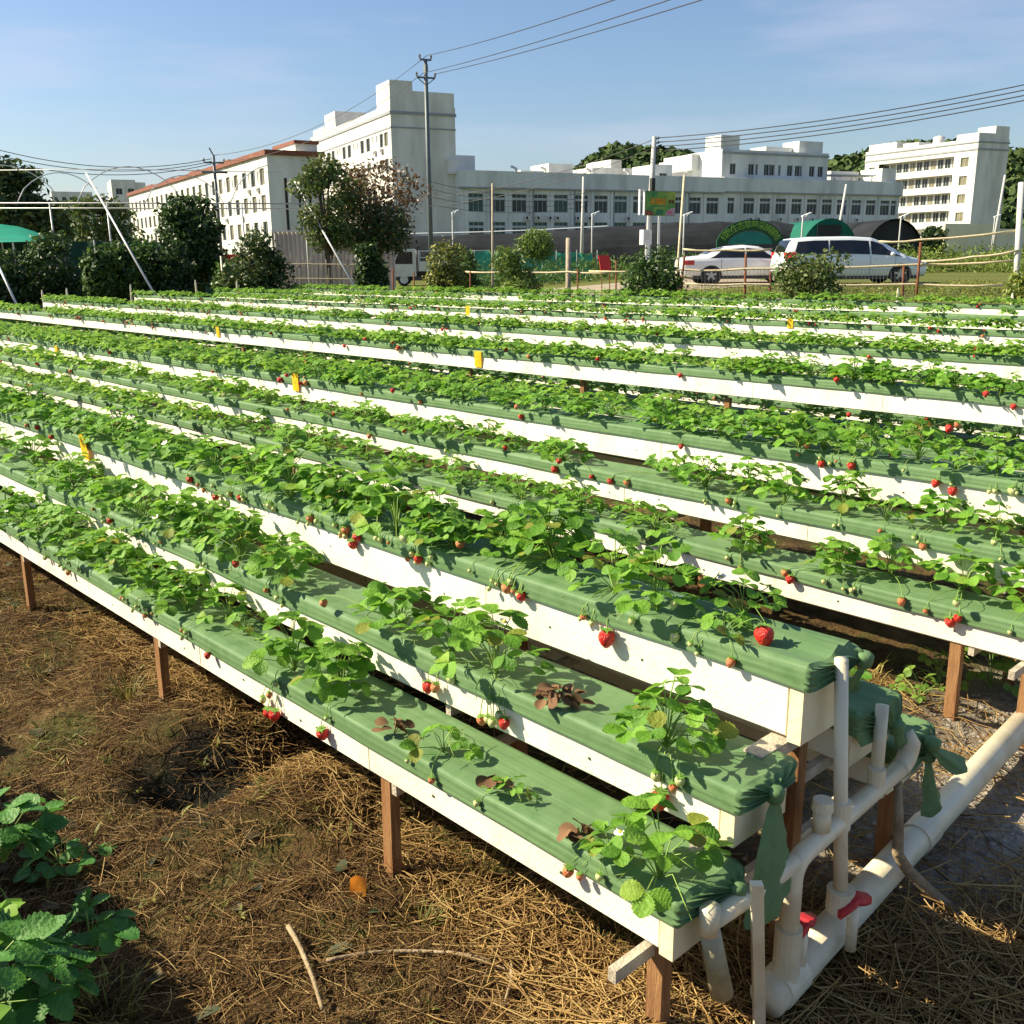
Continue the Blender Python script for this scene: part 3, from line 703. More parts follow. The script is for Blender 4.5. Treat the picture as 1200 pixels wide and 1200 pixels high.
# ---- berries seen in the photograph: (px, py, rack, tier, colour, size)
BER = [(322, 836, 0, 0, 'r', 1.1), (314, 834, 0, 0, 'r', 1), (376, 858, 0, 0, 'r', 1.1), (667, 1020, 0, 0, 'o', .8), (243, 768, 0, 0, 'r', .7), (80, 672, 0, 0, 'o', .7), (308, 820, 0, 0, 'g', .7), (315, 815, 0, 0, 'o', .6),
 (501, 802, 0, 1, 'r', 1.0), (511, 805, 0, 1, 'o', .8), (528, 795, 0, 1, 'g', .8), (592, 845, 0, 1, 'r', .9), (563, 843, 0, 1, 'o', .8), (571, 842, 0, 1, 'g', .7), (578, 846, 0, 1, 'g', .75), (585, 838, 0, 1, 'g', .7), (775, 931, 0, 1, 'r', 1.35), (768, 908, 0, 1, 'g', .7), (797, 914, 0, 1, 'g', .7), (788, 922, 0, 1, 'o', .6), (129, 611, 0, 1, 'r', .8), (277, 670, 0, 1, 'r', .8), (379, 717, 0, 1, 'o', .8), (58, 573, 0, 1, 'o', .6), (204, 632, 0, 1, 'o', .6), (430, 740, 0, 1, 'g', .7),
 (412, 637, 0, 2, 'r', 1), (418, 628, 0, 2, 'r', 1), (404, 620, 0, 2, 'o', 1), (362, 607, 0, 2, 'o', .9), (490, 654, 0, 2, 'r', .9), (474, 640, 0, 2, 'g', 1), (594, 687, 0, 2, 'o', 1), (610, 697, 0, 2, 'r', .9), (711, 742, 0, 2, 'r', 1.35), (893, 752, 0, 2, 'r', 1.4), (858, 775, 0, 2, 'o', .7), (791, 745, 0, 2, 'g', .7), (790, 722, 0, 2, 'g', .6), (540, 648, 0, 2, 'o', .9), (428, 584, 0, 2, 'r', 1.1), (222, 562, 0, 2, 'r', .9), (253, 583, 0, 2, 'r', .9), (281, 583, 0, 2, 'r', .9), (269, 580, 0, 2, 'o', .7), (43, 502, 0, 2, 'r', .9), (60, 513, 0, 2, 'r', .9), (31, 500, 0, 2, 'o', .8), (97, 515, 0, 2, 'r', .7), (315, 592, 0, 2, 'g', .9),
 (740, 634, 1, 0, 'r', .9), (927, 678, 1, 0, 'r', 1.1), (920, 671, 1, 0, 'o', .9), (1057, 704, 1, 0, 'o', .95), (1113, 727, 1, 0, 'r', 1.15), (1124, 724, 1, 0, 'r', .9), (1120, 716, 1, 0, 'g', .8), (600, 595, 1, 0, 'g', .8), (576, 590, 1, 0, 'g', .7), (505, 575, 1, 0, 'r', .7),
 (650, 550, 1, 1, 'r', 1.1), (655, 547, 1, 1, 'r', .9), (715, 564, 1, 1, 'r', 1), (734, 566, 1, 1, 'o', 1), (693, 560, 1, 1, 'r', .7), (853, 587, 1, 1, 'o', .9), (592, 531, 1, 1, 'r', .9), (523, 530, 1, 1, 'g', .8), (433, 512, 1, 1, 'o', 1), (473, 510, 1, 1, 'r', 1), (392, 490, 1, 1, 'r', .9), (337, 486, 1, 1, 'o', .8), (1082, 640, 1, 1, 'o', .9), (1165, 645, 1, 1, 'g', .8),
 (610, 489, 1, 2, 'r', 1), (606, 483, 1, 2, 'o', .9), (460, 463, 1, 2, 'r', 1), (492, 473, 1, 2, 'o', .8), (423, 464, 1, 2, 'o', .7), (798, 524, 1, 2, 'r', .8), (962, 543, 1, 2, 'r', 1), (997, 545, 1, 2, 'r', 1.1), (1047, 537, 1, 2, 'r', 1.1), (1098, 566, 1, 2, 'r', 1), (1116, 574, 1, 2, 'r', 1.1), (1186, 574, 1, 2, 'g', 1.1), (945, 530, 1, 2, 'o', .8), (1113, 508, 1, 2, 'r', 1.2), (1122, 505, 1, 2, 'o', 1), (336, 445, 1, 2, 'r', .9), (151, 418, 1, 2, 'r', .8), (995, 493, 1, 2, 'r', .8)]
def berry_point(px, py, ri, ti):
    r = RACKS[ri]; p = PS(px, py-4, r['s'][ti]-.016)
    u, s = US(p[0], p[1]); ztop = r['z'][ti]+SL*u+.045
    if p[2] > ztop:
        u, ds = on_trough(px, py-2, ri, ti); p = B(u, r['s'][ti]+ds, r['z'][ti]+.093)
    return p
LBL_T = {(0, 0): 'the lowest front trough', (0, 1): 'the second trough from the front', (0, 2): 'the nearest tall ridge trough', (0, 3): 'the trough behind the nearest ridge', (0, 4): 'the lowest trough behind the nearest ridge', (1, 0): 'the low trough across the walkway', (1, 1): 'the middle trough across the walkway', (1, 2): 'the ridge trough across the walkway', (1, 3): 'the back slope across the walkway', (1, 4): 'the lowest back trough across the walkway', (2, 2): 'the third ridge trough'}
for q in indiv:
    q['e'] = None
for i, q in enumerate(indiv):
    lab = q['label'] or 'leafy strawberry plant in the crowded row on %s' % LBL_T.get((q['ri'], q['ti']), 'the %s rack' % ORD[q['ri']])
    e = bpy.data.objects.new('strawberry_plant', None); COL.objects.link(e); e.empty_display_size = .05
    e.location = Vector(q['p'].tolist()); e.rotation_euler = (0, 0, q['rot']); e.scale = (q['sc'],)*3
    tag(e, lab, 'strawberry plant', q['label'] and 'strawberry plants near the trough ends' or 'strawberry plants on %s' % LBL_T.get((q['ri'], q['ti']), 'the %s rack' % ORD[q['ri']]))
    me = SMM[i % 3] if q['kind'] == 's' else (HIM[i % 8] if q['d'] < 4.2 else MDM[i % 8])
    f = bpy.data.objects.new('foliage', me); COL.objects.link(f); f.parent = e; q['e'] = e
    if q['kind'] == 'n' and q['d'] < 6 and rnd.random() < .45:
        for _ in range(rnd.randint(1, 2)):
            fl = bpy.data.objects.new('flower', FLOWER); COL.objects.link(fl); fl.parent = e
            a = rnd.uniform(0, 6.28); fl.location = (math.cos(a)*.08, math.sin(a)*.08, rnd.uniform(.07, .11)); fl.rotation_euler = (rnd.uniform(-.7, .7), rnd.uniform(-.7, .7), a)
def hang(q, p, col, size):
    e = q['e']; ca, sa = math.cos(-q['rot']), math.sin(-q['rot']); d = (p-q['p'])/q['sc']
    loc = np.array([d[0]*ca-d[1]*sa, d[0]*sa+d[1]*ca, d[2]])
    b = bpy.data.objects.new('strawberry', BM[col]); COL.objects.link(b); b.parent = e
    b.location = Vector(loc.tolist()); k = size/q['sc']; b.scale = (k, k, k); b.rotation_euler = (rnd.uniform(-.25, .25), rnd.uniform(-.25, .25), rnd.uniform(0, 6))
    c = bpy.data.objects.new('calyx', CALYX); COL.objects.link(c); c.parent = b
    V, Q = [], []; st = np.array([0, 0, .01]); mid = loc*.55+np.array([0, 0, .035]); top = loc+np.array([0, 0, .022])
    pts = [st*(1-t)**3+3*mid*t*(1-t)**2+3*(top*.8+mid*.2+np.array([0, 0, .02]))*t*t*(1-t)+loc*t**3 for t in np.linspace(0, 1, 7)]
    stem(V, Q, pts, .0014, 4); s = quads_obj('fruit_stalk', np.array(V), np.array(Q), M['petiole'], smooth=True); s.parent = e
done = []
for (px, py, ri, ti, col, size) in BER:
    p = berry_point(px, py, ri, ti); c = [q for q in indiv if q['ri'] == ri and q['ti'] == ti]
    if not c: continue
    q = min(c, key=lambda q: abs(q['u']-US(p[0], p[1])[0]))
    if abs(q['u']-US(p[0], p[1])[0]) < .35: hang(q, p, col, size)
# pale fruit-stalk bunch and more unripe fruit on near plants
for q in indiv:
    if q['d'] < 4.5 and q['ti'] < 3:
        for _ in range(rnd.choice((0, 1, 1, 2, 3))):
            u = q['u']+rnd.uniform(-.07, .07); r = RACKS[q['ri']]
            hang(q, B(u, r['s'][q['ti']]-.014-rnd.random()*.008, r['z'][q['ti']]+rnd.uniform(.0, .045)), rnd.choice('gggo'), rnd.uniform(.35, .6))
# ---- the rest as one mass
VV, QQ, MM = [], [], []; off = 0
def lump(arr, p, rot, sc, m=None):
    global off
    V = arr[0]*sc; c, s = math.cos(rot), math.sin(rot)
    V = np.stack([V[:, 0]*c-V[:, 1]*s, V[:, 0]*s+V[:, 1]*c, V[:, 2]], 1)+p
    VV.append(V); QQ.append(arr[1]+off); MM.append(arr[2] if m is None else np.full(len(arr[1]), m)); off += len(V)
bb = MB(); bb.lathe((0, 0, 0), [(.004, 0), (.018, -.008), (.016, -.022), (.002, -.036)], 6); BA = (np.array(bb.v), np.array(bb.f), np.zeros(len(bb.f), int))
for i, q in enumerate(rest):
    lump(MD[i % 8] if q['d'] < 7.5 else LO[i % 8], q['p'], q['rot'], q['sc'])
    if q['ti'] <= 2 and q['ri'] != A0 and rnd.random() < .15:
        r = RACKS[q['ri']]
        [lump(BA, B(q['u']+rnd.uniform(-.07, .07), r['s'][q['ti']]-.022+(.05 if rnd.random() < .3 else 0), r['z'][q['ti']]+rnd.uniform(-.01, .07)+.0), 0, rnd.uniform(.6, 1.2), rnd.choice((2, 2, 3))) for _ in range(rnd.choice((1, 1, 2, 3)))]
for (px, py, ri) in ((797, 441, 2), (1155, 467, 2), (1188, 477, 2), (1095, 452, 2), (593, 414, 2), (1018, 420, 3), (1143, 413, 3), (1075, 411, 3), (770, 395, 3), (561, 382, 3), (494, 377, 3), (700, 425, 2), (980, 450, 2), (428, 401, 2), (460, 405, 2), (12, 366, 2)):
    lump(BA, berry_point(px, py, ri, 2), 0, 1.15, 2)
mo = quads_obj('strawberry_plants', np.concatenate(VV), np.concatenate(QQ), [M['leaf_far'], M['petiole'], M['berry'], M['berry_o']], np.concatenate(MM), smooth=True)
tag(mo, 'green mass of strawberry plants filling the farther rows of troughs', 'strawberry plants', 'strawberry plants of the farther rows', 'stuff')
# withered plants on the near troughs
def withered(px, py, ri, ti, lab, n, sz):
    u, ds = on_trough(px, py, ri, ti); p = B(u, RACKS[ri]['s'][ti]+min(.19, max(.02, ds)), RACKS[ri]['z'][ti]+.055); V, Q = [], []; rr = random.Random(px)
    for i in range(n):
        a = rr.uniform(0, 6.28); r = sz*rr.random()**.7
        b = np.array([math.cos(a)*r, math.sin(a)*r*.6, rr.uniform(.004, .035)])
        leaflet(V, Q, b, np.array([math.cos(a+1), math.sin(a+1), rr.uniform(-.6, .6)]), np.array([rr.uniform(-1, 1), rr.uniform(-1, 1), 1]), .04*rr.uniform(.6, 1.2), .03, 2, rr)
        if i % 3 == 0: stem(V, Q, [np.zeros(3), b*.6+np.array([0, 0, .02]), b], .0016)
    o = quads_obj('withered_plant', np.array(V)+p, np.array(Q), M['dead'], off=p, smooth=True); tag(o, lab, 'withered plant', 'withered plants on the film')
withered(655, 820, 0, 1, 'brown shrivelled clump of dead leaves on the second trough right of the yellow stalks', 26, .07)
withered(441, 868, 0, 0, 'thin dark withered plant hanging over the edge above the nearest brown stake', 10, .035)
withered(672, 985, 0, 0, 'black withered stub left of the bright plant at the end of the lowest trough', 8, .022)
withered(578, 925, 0, 0, 'small brown dried leaves beside the tiny seedling on the lowest trough', 6, .02)
# yellow sticky cards
for k, (px, py, ri, ti, sc, lab) in enumerate(((98, 524, 0, 2, 1.0, 'orange yellow sticky trap card leaning over the nearest ridge trough at far left'), (346, 448, 1, 2, 1.0, 'yellow sticky trap card standing upright in the broad ridge trough across the walkway'), (560, 421, 2, 2, 1.15, 'yellow sticky trap card standing in the third ridge of plants at mid picture'), (66, 412, 1, 2, 1.0, 'thin yellow sticky trap card at the far left of the second ridge'), (255, 389, 2, 2, 1.0, 'small yellow sticky trap card among far plants left of centre'), (548, 364, 3, 2, .9, 'tiny orange sticky trap card in the fourth ridge near the field edge'), (926, 379, 4, 2, .9, 'small orange sticky trap card among the farthest plants below the van'))):
    p = PS(px, py, RACKS[ri]['s'][ti]-.012); u, s = US(p[0], p[1]); base = B(u, s, RACKS[ri]['z'][ti]+.05); wv = .085*sc; hv = .135*sc
    if k == 0: p = PS(px, py, RACKS[ri]['s'][ti]-.02); base = p-np.array([0, 0, .02])
    t = thing('sticky_trap', lab, 'sticky trap', base, 'yellow sticky trap cards')
    ex = norm(np.array([.66, -.70, 0])); ez = norm(np.array([.04*math.sin(k*3), -.12, 1])); ey = np.cross(ez, ex)
    c = np.array(p); top = c[2]+hv/2
    MB().boxb(c-ex*wv/2-ez*hv/2, ex*wv, ey*.0015, ez*hv).build('card', M['card'], t)
    MB().tube([base-np.array([0, 0, .03]), c-ez*hv*.3+ey*.006], .003, 6).build('card_stake', M['twig'], t)
# ------------------------------------------------------------------ straw, gravel, litter, tufts and sticks on the ground
def gz(x, y): return ground(x, y)+ground_detail(x, y)
def straw_mass(name, n, region, lmin, lmax, rad, lift, mats, label, cat, seed, flat=.35):
    rr = random.Random(seed); V, Q = [], []; c = 0
    while c < n:
        u, s = region(rr)
        if u is None: continue
        p = B(u, s, 0); z = gz(p[0], p[1]); L_ = rr.uniform(lmin, lmax); a = rr.uniform(0, 6.283); bend = rr.uniform(-.28, .28)*(2.2 if rr.random() < .2 else 1)
        pts = []; tilt = rr.uniform(-flat, flat); lift0 = rr.uniform(0, lift)
        for i in range(4):
            f = i/3-.5; aa = a+bend*f; x = p[0]+math.cos(aa)*L_*f; y = p[1]+math.sin(aa)*L_*f
            zz = gz(x, y) if L_ > .1 else z
            pts.append(np.array([x, y, max(zz-.004, z*.4+zz*.6)+lift0+tilt*f*L_*.5+.004]))
        stem(V, Q, pts, rad*rr.uniform(.6, 1.3), 3); c += 1
    o = quads_obj(name, np.array(V), np.array(Q), mats); return tag(o, label, cat, None, 'stuff')
def reg_front(rr):
    u = 1.0+rr.random()**1.25*6.5; s = 1.75-rr.random()*(1.45+u*.05)
    if noise.noise(Vector((u*2.1, s*2.1, 4))) < -.18 and rr.random() < .7: return None, None
    return u, s
def reg_walk(rr): return rr.uniform(.9, 7), rr.uniform(1.9, 3.6)
def reg_right(rr):
    u, s = rr.uniform(-.35, 1.25), rr.uniform(1.35, 3.6)
    if s > 2.12 and rr.random() < .94: return None, None
    return u, s
straw_mass('dry_straw', 17000, reg_front, .03, .15, .0011, .016, M['roots'], 'dry brown straw and roots strewn over the soil in front of the troughs', 'straw', 1)
straw_mass('fine_straw', 22000, reg_front, .010, .05, .0009, .014, M['roots'], 'short chopped straw bits on the soil before the lowest trough', 'straw', 2)
straw_mass('golden_straw', 4200, reg_front, .03, .13, .0011, .022, M['straw'], 'golden straw scattered over the brown soil before the troughs', 'straw', 7)
straw_mass('walkway_straw', 5000, reg_walk, .05, .18, .0018, .03, M['straw'], 'straw lying between the first two racks', 'straw', 3)
straw_mass('path_straw', 3600, reg_right, .05, .26, .0019, .03, M['straw'], 'golden straw lying over the path around the white pipe', 'straw', 4)
def reg_pile(rr):
    a = rr.gauss(0, 1); b = rr.gauss(0, 1); c = rr.choice(((.78, 2.05, .13, .18), (1.08, 1.42, .12, .07), (.62, 2.35, .10, .22), (1.35, 1.45, .25, .06), (1.08, 1.3, .16, .09)))
    return c[0]+a*c[2], c[1]+b*c[3]
straw_mass('straw_heap', 3400, reg_pile, .06, .24, .0018, .055, M['straw'], 'loose heap of golden straw by the pipe end at lower right', 'straw', 5)
straw_mass('straw_bank', 3000, lambda rr: (1.1+rr.random()*3.6, 1.5+rr.gauss(0, .07)), .03, .13, .0013, .06, M['straw'], 'golden straw bank along the foot of the lowest trough', 'straw', 6)
# gravel
V, Q = [], []; rr = random.Random(9)
ico = np.array([(-1, -1, -.7), (1, -1, -.7), (1, 1, -.7), (-1, 1, -.7), (-.7, -.7, .6), (.7, -.7, .6), (.7, .7, .6), (-.7, .7, .6)], float); icq = [(0, 1, 5, 4), (1, 2, 6, 5), (2, 3, 7, 6), (3, 0, 4, 7), (4, 5, 6, 7)]
for i in range(5200):
    u, s = rr.uniform(.1, 1.35), rr.uniform(1.95, 4.4)
    if rr.random() < .3: u, s = rr.uniform(-.3, 1.2), rr.uniform(1.6, 3.4)
    p = B(u, s, 0); p[2] = gz(p[0], p[1]); r = .0028+.009*rr.random()**2.6; a = rr.uniform(0, 6.28); c_, s_ = math.cos(a), math.sin(a)
    k = len(V); q = ico*np.array([rr.uniform(.7, 1.3), rr.uniform(.7, 1.3), rr.uniform(.5, .9)])*r*(1+.3*np.array([[rr.uniform(-1, 1)] for _ in range(8)]))
    for v in q: V.append(np.array([v[0]*c_-v[1]*s_, v[0]*s_+v[1]*c_, v[2]])+p)
    Q += [tuple(j+k for j in f) for f in icq]
tag(quads_obj('gravel', np.array(V), np.array(Q), M['gravelstone']), 'grey brown gravel on the path right of the trough ends', 'gravel', None, 'stuff')
# fallen leaves
V, Q = [], []; rr = random.Random(21)
for i in range(150):
    u, s = reg_front(rr)
    if u is None: continue
    p = B(u, s, 0); p[2] = gz(p[0], p[1])+.012; a = rr.uniform(0, 6.28)
    leaflet(V, Q, p, np.array([math.cos(a), math.sin(a), rr.uniform(-.1, .2)]), np.array([rr.uniform(-.3, .3), rr.uniform(-.3, .3), 1]), rr.uniform(.03, .07), rr.uniform(.03, .055), 2, rr)
tag(quads_obj('leaf_litter', np.array(V), np.array(Q), M['litter'], smooth=True), 'dark fallen leaves scattered over the brown soil', 'fallen leaves', None, 'stuff')
# grass tufts
def tuft(px, py, lab, n, hgt, m, spread=.05):
    p = PG(px, py); p[2] = gz(p[0], p[1]); rr = random.Random(px+py); V, Q = [], []
    for i in range(n):
        a = rr.uniform(0, 6.28); r = spread*rr.random()**.5; b = np.array([math.cos(a)*r, math.sin(a)*r, -.01]); h = hgt*rr.uniform(.5, 1.1); o = rr.uniform(.2, .9)*h
        d = np.array([math.cos(a+rr.uniform(-.8, .8)), math.sin(a+rr.uniform(-.8, .8)), 0]); k = len(V); sd_ = np.array([-d[1], d[0], 0])*.0022
        for f in (0, .4, .75, 1):
            c = b+d*o*f**1.8+np.array([0, 0, h*f*(1-.25*f*f)]); wv = (1-f)**.6+.05; V += [c-sd_*wv, c+sd_*wv]
        for j in range(3): Q.append((k+2*j, k+2*j+1, k+2*j+3, k+2*j+2))
    tag(quads_obj('grass_tuft', np.array(V)+p, np.array(Q), m, off=p), lab, 'grass tuft', 'grass tufts on the soil')
M['tuft_y'] = mat('grass_tuft_yellow', [(.30, .26, .05), (.45, .36, .10)], 8, .6, .3, transl=.2)
tuft(152, 822, 'dark green grass tuft left of the second brown stake', 60, .11, M['tuft'])
tuft(545, 1050, 'spiky yellow green grass tuft below the lowest trough', 45, .10, M['tuft_y'])
tuft(560, 1030, 'taller yellow grass blades beneath the small seedling', 16, .20, M['tuft_y'], .03)
tuft(490, 1075, 'olive grass tuft right of the orange scrap', 60, .09, M['tuft'])
tuft(860, 1110, 'pale straw coloured tuft round the pipe stub', 50, .09, M['tuft_y'])
tuft(370, 985, 'small green tuft left of the nearest brown stake', 35, .06, M['tuft'])
tuft(130, 1180, 'yellow green grass tuft at the lower left corner', 60, .12, M['tuft'], .07)
tuft(1010, 800, 'dry orange grass tuft behind the dark wrapped trough ends', 60, .16, M['tuft_y'], .09)
# orange scrap, sticks
p = PG(420, 1052); p[2] = gz(p[0], p[1])+.012
ob = MB(); rows = [[p+np.array([x*.022, (z*.5)*.02, .022+z*.024+.006*math.sin(x*3+z*2)]) for x in (-1, -.4, .2, .8, 1)] for z in (-1, -.5, 0, .6, 1)]
ob.grid(rows); rows2 = [[q+np.array([.001, .003, 0]) for q in r][::-1] for r in rows]; ob.grid(rows2)
tag(ob.build('orange_scrap', M['orange'], None, loc=p, smooth=True), 'small bright orange scrap lying on the soil left of the nearest brown stake', 'scrap')
def stick(pix, r, lab, lift=.015):
    pts = []
    for (x, y) in pix:
        q = PG(x, y); q[2] = gz(q[0], q[1])+lift; pts.append(q)
    n = 14; P0 = np.array(pts); t = np.linspace(0, len(pts)-1, n); out = []
    for a in t:
        i = min(int(a), len(pts)-2); f = a-i; out.append(P0[i]*(1-f)+P0[i+1]*f)
    out = [np.mean(out[max(0, i-1):i+2], 0) for i in range(n)]
    tag(MB().tube(out, [r*(1-.45*i/n) for i in range(n)], 7).build('dry_stick', M['twig'], None, loc=out[0], smooth=True), lab, 'stick', 'dry sticks on the soil')
stick([(337, 1092), (352, 1120), (368, 1160), (380, 1200)], .0075, 'smooth pale curved stick rising from the lower edge of the ground', .03)
stick([(372, 1137), (430, 1122), (490, 1118), (540, 1126), (590, 1144), (636, 1150)], .006, 'longest thin curved stick lying across the soil at bottom centre')
stick([(520, 1124), (560, 1128), (600, 1138), (640, 1142)], .004, 'thin pale stick lying just above the longest one')
stick([(538, 1042), (560, 1055), (576, 1080), (578, 1128)], .0045, 'thin hooked stick standing above the long sticks')
stick([(599, 1140), (600, 1165), (590, 1200)], .006, 'short upright stick at bottom centre', .03)
# strawberry plants growing in the ground at lower left, weeds across the walkway
def gplant(px, py, n, R_, Hh_, LL_, seed, lab, mats, cat='strawberry plant', group=None, z=None):
    if z is None: p = PG(px, py); p[2] = gz(p[0], p[1])
    else: p = PZ(px, py, z)
    V, Q, MI = plant_arrays(seed, n, 2, R_, Hh_, LL_)
    e = thing('strawberry_plant' if z else 'weed_plant', lab, cat, p, group)
    quads_obj('foliage', V+p, Q, mats, MI, parent=e, smooth=True)
LP = [M['leaf_shaded'], M['petiole']]
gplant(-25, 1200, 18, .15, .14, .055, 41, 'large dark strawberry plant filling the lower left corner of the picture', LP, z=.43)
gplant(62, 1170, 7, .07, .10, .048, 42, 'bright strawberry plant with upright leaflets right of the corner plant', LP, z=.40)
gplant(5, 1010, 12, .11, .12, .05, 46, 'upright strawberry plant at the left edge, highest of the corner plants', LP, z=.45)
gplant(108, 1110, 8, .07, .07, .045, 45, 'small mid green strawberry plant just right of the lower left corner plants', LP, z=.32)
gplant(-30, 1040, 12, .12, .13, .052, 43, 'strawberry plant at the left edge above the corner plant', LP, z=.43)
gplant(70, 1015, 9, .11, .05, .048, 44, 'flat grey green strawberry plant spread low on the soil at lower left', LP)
M['weed'] = mat('weed', [(.10, .22, .025), (.20, .32, .05)], 9, .5, transl=.3, island=[(.08, .17, .02), (.22, .33, .05)])
gplant(1100, 800, 12, .12, .16, .035, 51, 'leafy weed climbing round the brown stake across the walkway', [M['weed'], M['petiole']], 'weed', 'weeds across the walkway')
gplant(1160, 800, 16, .15, .19, .04, 52, 'leafy weed under the low trough at the right edge', [M['weed'], M['petiole']], 'weed', 'weeds across the walkway')
gplant(1075, 830, 10, .10, .10, .03, 53, 'short weed beside the dark film flap', [M['weed'], M['petiole']], 'weed', 'weeds across the walkway')

# small weeds sprouting through the straw
V, Q = [], []; rr = random.Random(77)
for i in range(420):
    u, s = 1.0+rr.random()*5.5, 1.72-rr.random()*1.3
    if noise.noise(Vector((u*1.9, s*1.9, 12))) < .02 and not (s > 1.4 and rr.random() < .5): continue
    p = B(u, s, 0); p[2] = gz(p[0], p[1])-.004
    for j in range(rr.randint(4, 9)):
        a = rr.uniform(0, 6.28); h = rr.uniform(.02, .065); d = np.array([math.cos(a), math.sin(a), 0]); o = rr.uniform(.3, 1.0)*h; k = len(V); sd_ = np.array([-d[1], d[0], 0])*rr.choice((.0018, .0018, .006))
        for f in (0, .4, .75, 1):
            c = p+d*o*f**1.6+np.array([0, 0, h*f*(1-.35*f*f)]); wv = (.35+1.3*f)*(1-f)**.6+.05; V += [c-sd_*wv, c+sd_*wv]
        for j2 in range(3): Q.append((k+2*j2, k+2*j2+1, k+2*j2+3, k+2*j2+2))
tag(quads_obj('soil_weeds', np.array(V), np.array(Q), M['tuft']), 'small green weeds sprouting through the straw before the troughs', 'weeds', None, 'stuff')
# ------------------------------------------------------------------ buildings
M['wall_w'] = mat('wall_white', [(.54, .52, .46), (.68, .66, .60), (.75, .74, .69)], .25, .85, .2, .1, 3, stretch=(1, 1, .3))
M['wall_g'] = mat('wall_pale', [(.48, .49, .47), (.62, .63, .60), (.69, .70, .67)], .3, .85, .2, .1, 3, stretch=(1, 1, .3))
M['band'] = mat('band_grey', [(.26, .28, .30), (.33, .34, .35)], .6, .8)
M['redtrim'] = mat('red_trim', [(.16, .05, .03), (.23, .08, .045)], .8, .8)
M['frame'] = mat('window_frame', [(.40, .42, .41), (.48, .50, .48)], 2, .5)
M['glass'] = mat('window_glass', [(.012, .018, .018), (.03, .042, .04)], .4, .25, .35)
M['glass_g'] = mat('window_glass_green', [(.012, .05, .042), (.03, .085, .07)], .4, .25, .35)
M['glass_y'] = mat('window_glass_warm', [(.13, .12, .07), (.24, .22, .14)], .4, .3, .4)
M['ac'] = mat('ac_unit', [(.55, .54, .50), (.62, .61, .57)], 2, .6)
M['dark'] = mat('dark_part', [(.015, .015, .016), (.03, .03, .03)], 4, .7)
M['roofc'] = mat('roof_concrete', [(.40, .38, .35), (.52, .50, .46)], .5, .9)
BA_ = np.array([math.cos(math.radians(25.5)), math.sin(math.radians(25.5)), 0]); BB_ = np.array([-BA_[1], BA_[0], 0]); Z = np.array([0, 0, 1.0])
def facade(mb, O, d, n, wd, z0, z1, holes, dep=.25, mi=0):
    """wall from O along d, outward normal n, with rectangular openings (x0, x1, za, zb) and their reveals"""
    xs = sorted(set([0, wd]+[h[0] for h in holes]+[h[1] for h in holes])); zs = sorted(set([z0, z1]+[h[2] for h in holes]+[h[3] for h in holes]))
    pt = lambda x, z, q=0: O+d*x+Z*(z-O[2])-n*q
    for i in range(len(xs)-1):
        for j in range(len(zs)-1):
            cx, cz = (xs[i]+xs[i+1])/2, (zs[j]+zs[j+1])/2
            if any(h[0] < cx < h[1] and h[2] < cz < h[3] for h in holes): continue
            q = [pt(xs[i], zs[j]), pt(xs[i+1], zs[j]), pt(xs[i+1], zs[j+1]), pt(xs[i], zs[j+1])]
            if np.dot(np.cross(q[1]-q[0], q[2]-q[0]), n) < 0: q = q[::-1]
            mb.add(q, [[0, 1, 2, 3]], mi)
    for (a, b, c, e) in holes:
        k = [(a, c), (b, c), (b, e), (a, e)]
        for i in range(4):
            p, q = k[i], k[(i+1) % 4]; mb.add([pt(*p), pt(*q), pt(*q, dep), pt(*p, dep)], [[0, 1, 2, 3]], mi)
def window(parent, O, d, n, h, glass, nm=2, transom=0.0, ac=None, fw=.07):
    a, b, c, e = h; pt = lambda x, z, q=0: O+d*x+Z*(z-O[2])-n*q
    f = MB(); q0 = .15
    def bar(x0, x1, za, zb): f.boxb(pt(x0, za, q0), d*(x1-x0), -n*.05, Z*(zb-za))
    bar(a, a+fw, c, e); bar(b-fw, b, c, e); bar(a+fw, b-fw, c, c+fw); bar(a+fw, b-fw, e-fw, e)
    top = e-fw
    if transom: zt = e-(e-c)*transom; bar(a+fw, b-fw, zt-.16, zt+.16); 
    for i in range(1, nm): x = a+(b-a)*i/nm; f.boxb(pt(x-.03, c+fw, q0+.004), d*.06, -n*.04, Z*(e-c-2*fw))
    w_ = f.build('window', M['frame'], parent)
    MB().add([pt(a, c, .22), pt(b, c, .22), pt(b, e, .22), pt(a, e, .22)], [[0, 1, 2, 3]]).build('pane', glass, w_)
def ac_unit(parent, O, d, n, x, z):
    m_ = MB(); m_.boxb(O+d*x+Z*(z-O[2])+n*.02, d*.8, n*.3, Z*.58); c = O+d*(x+.30)+Z*(z+.29-O[2])+n*.325
    ring = [c+d*.21*math.cos(i*.524)+Z*.21*math.sin(i*.524) for i in range(12)]; m_.add(ring, [list(range(12))], 1); m_.build('air_conditioner', [M['ac'], M['dark']], parent)
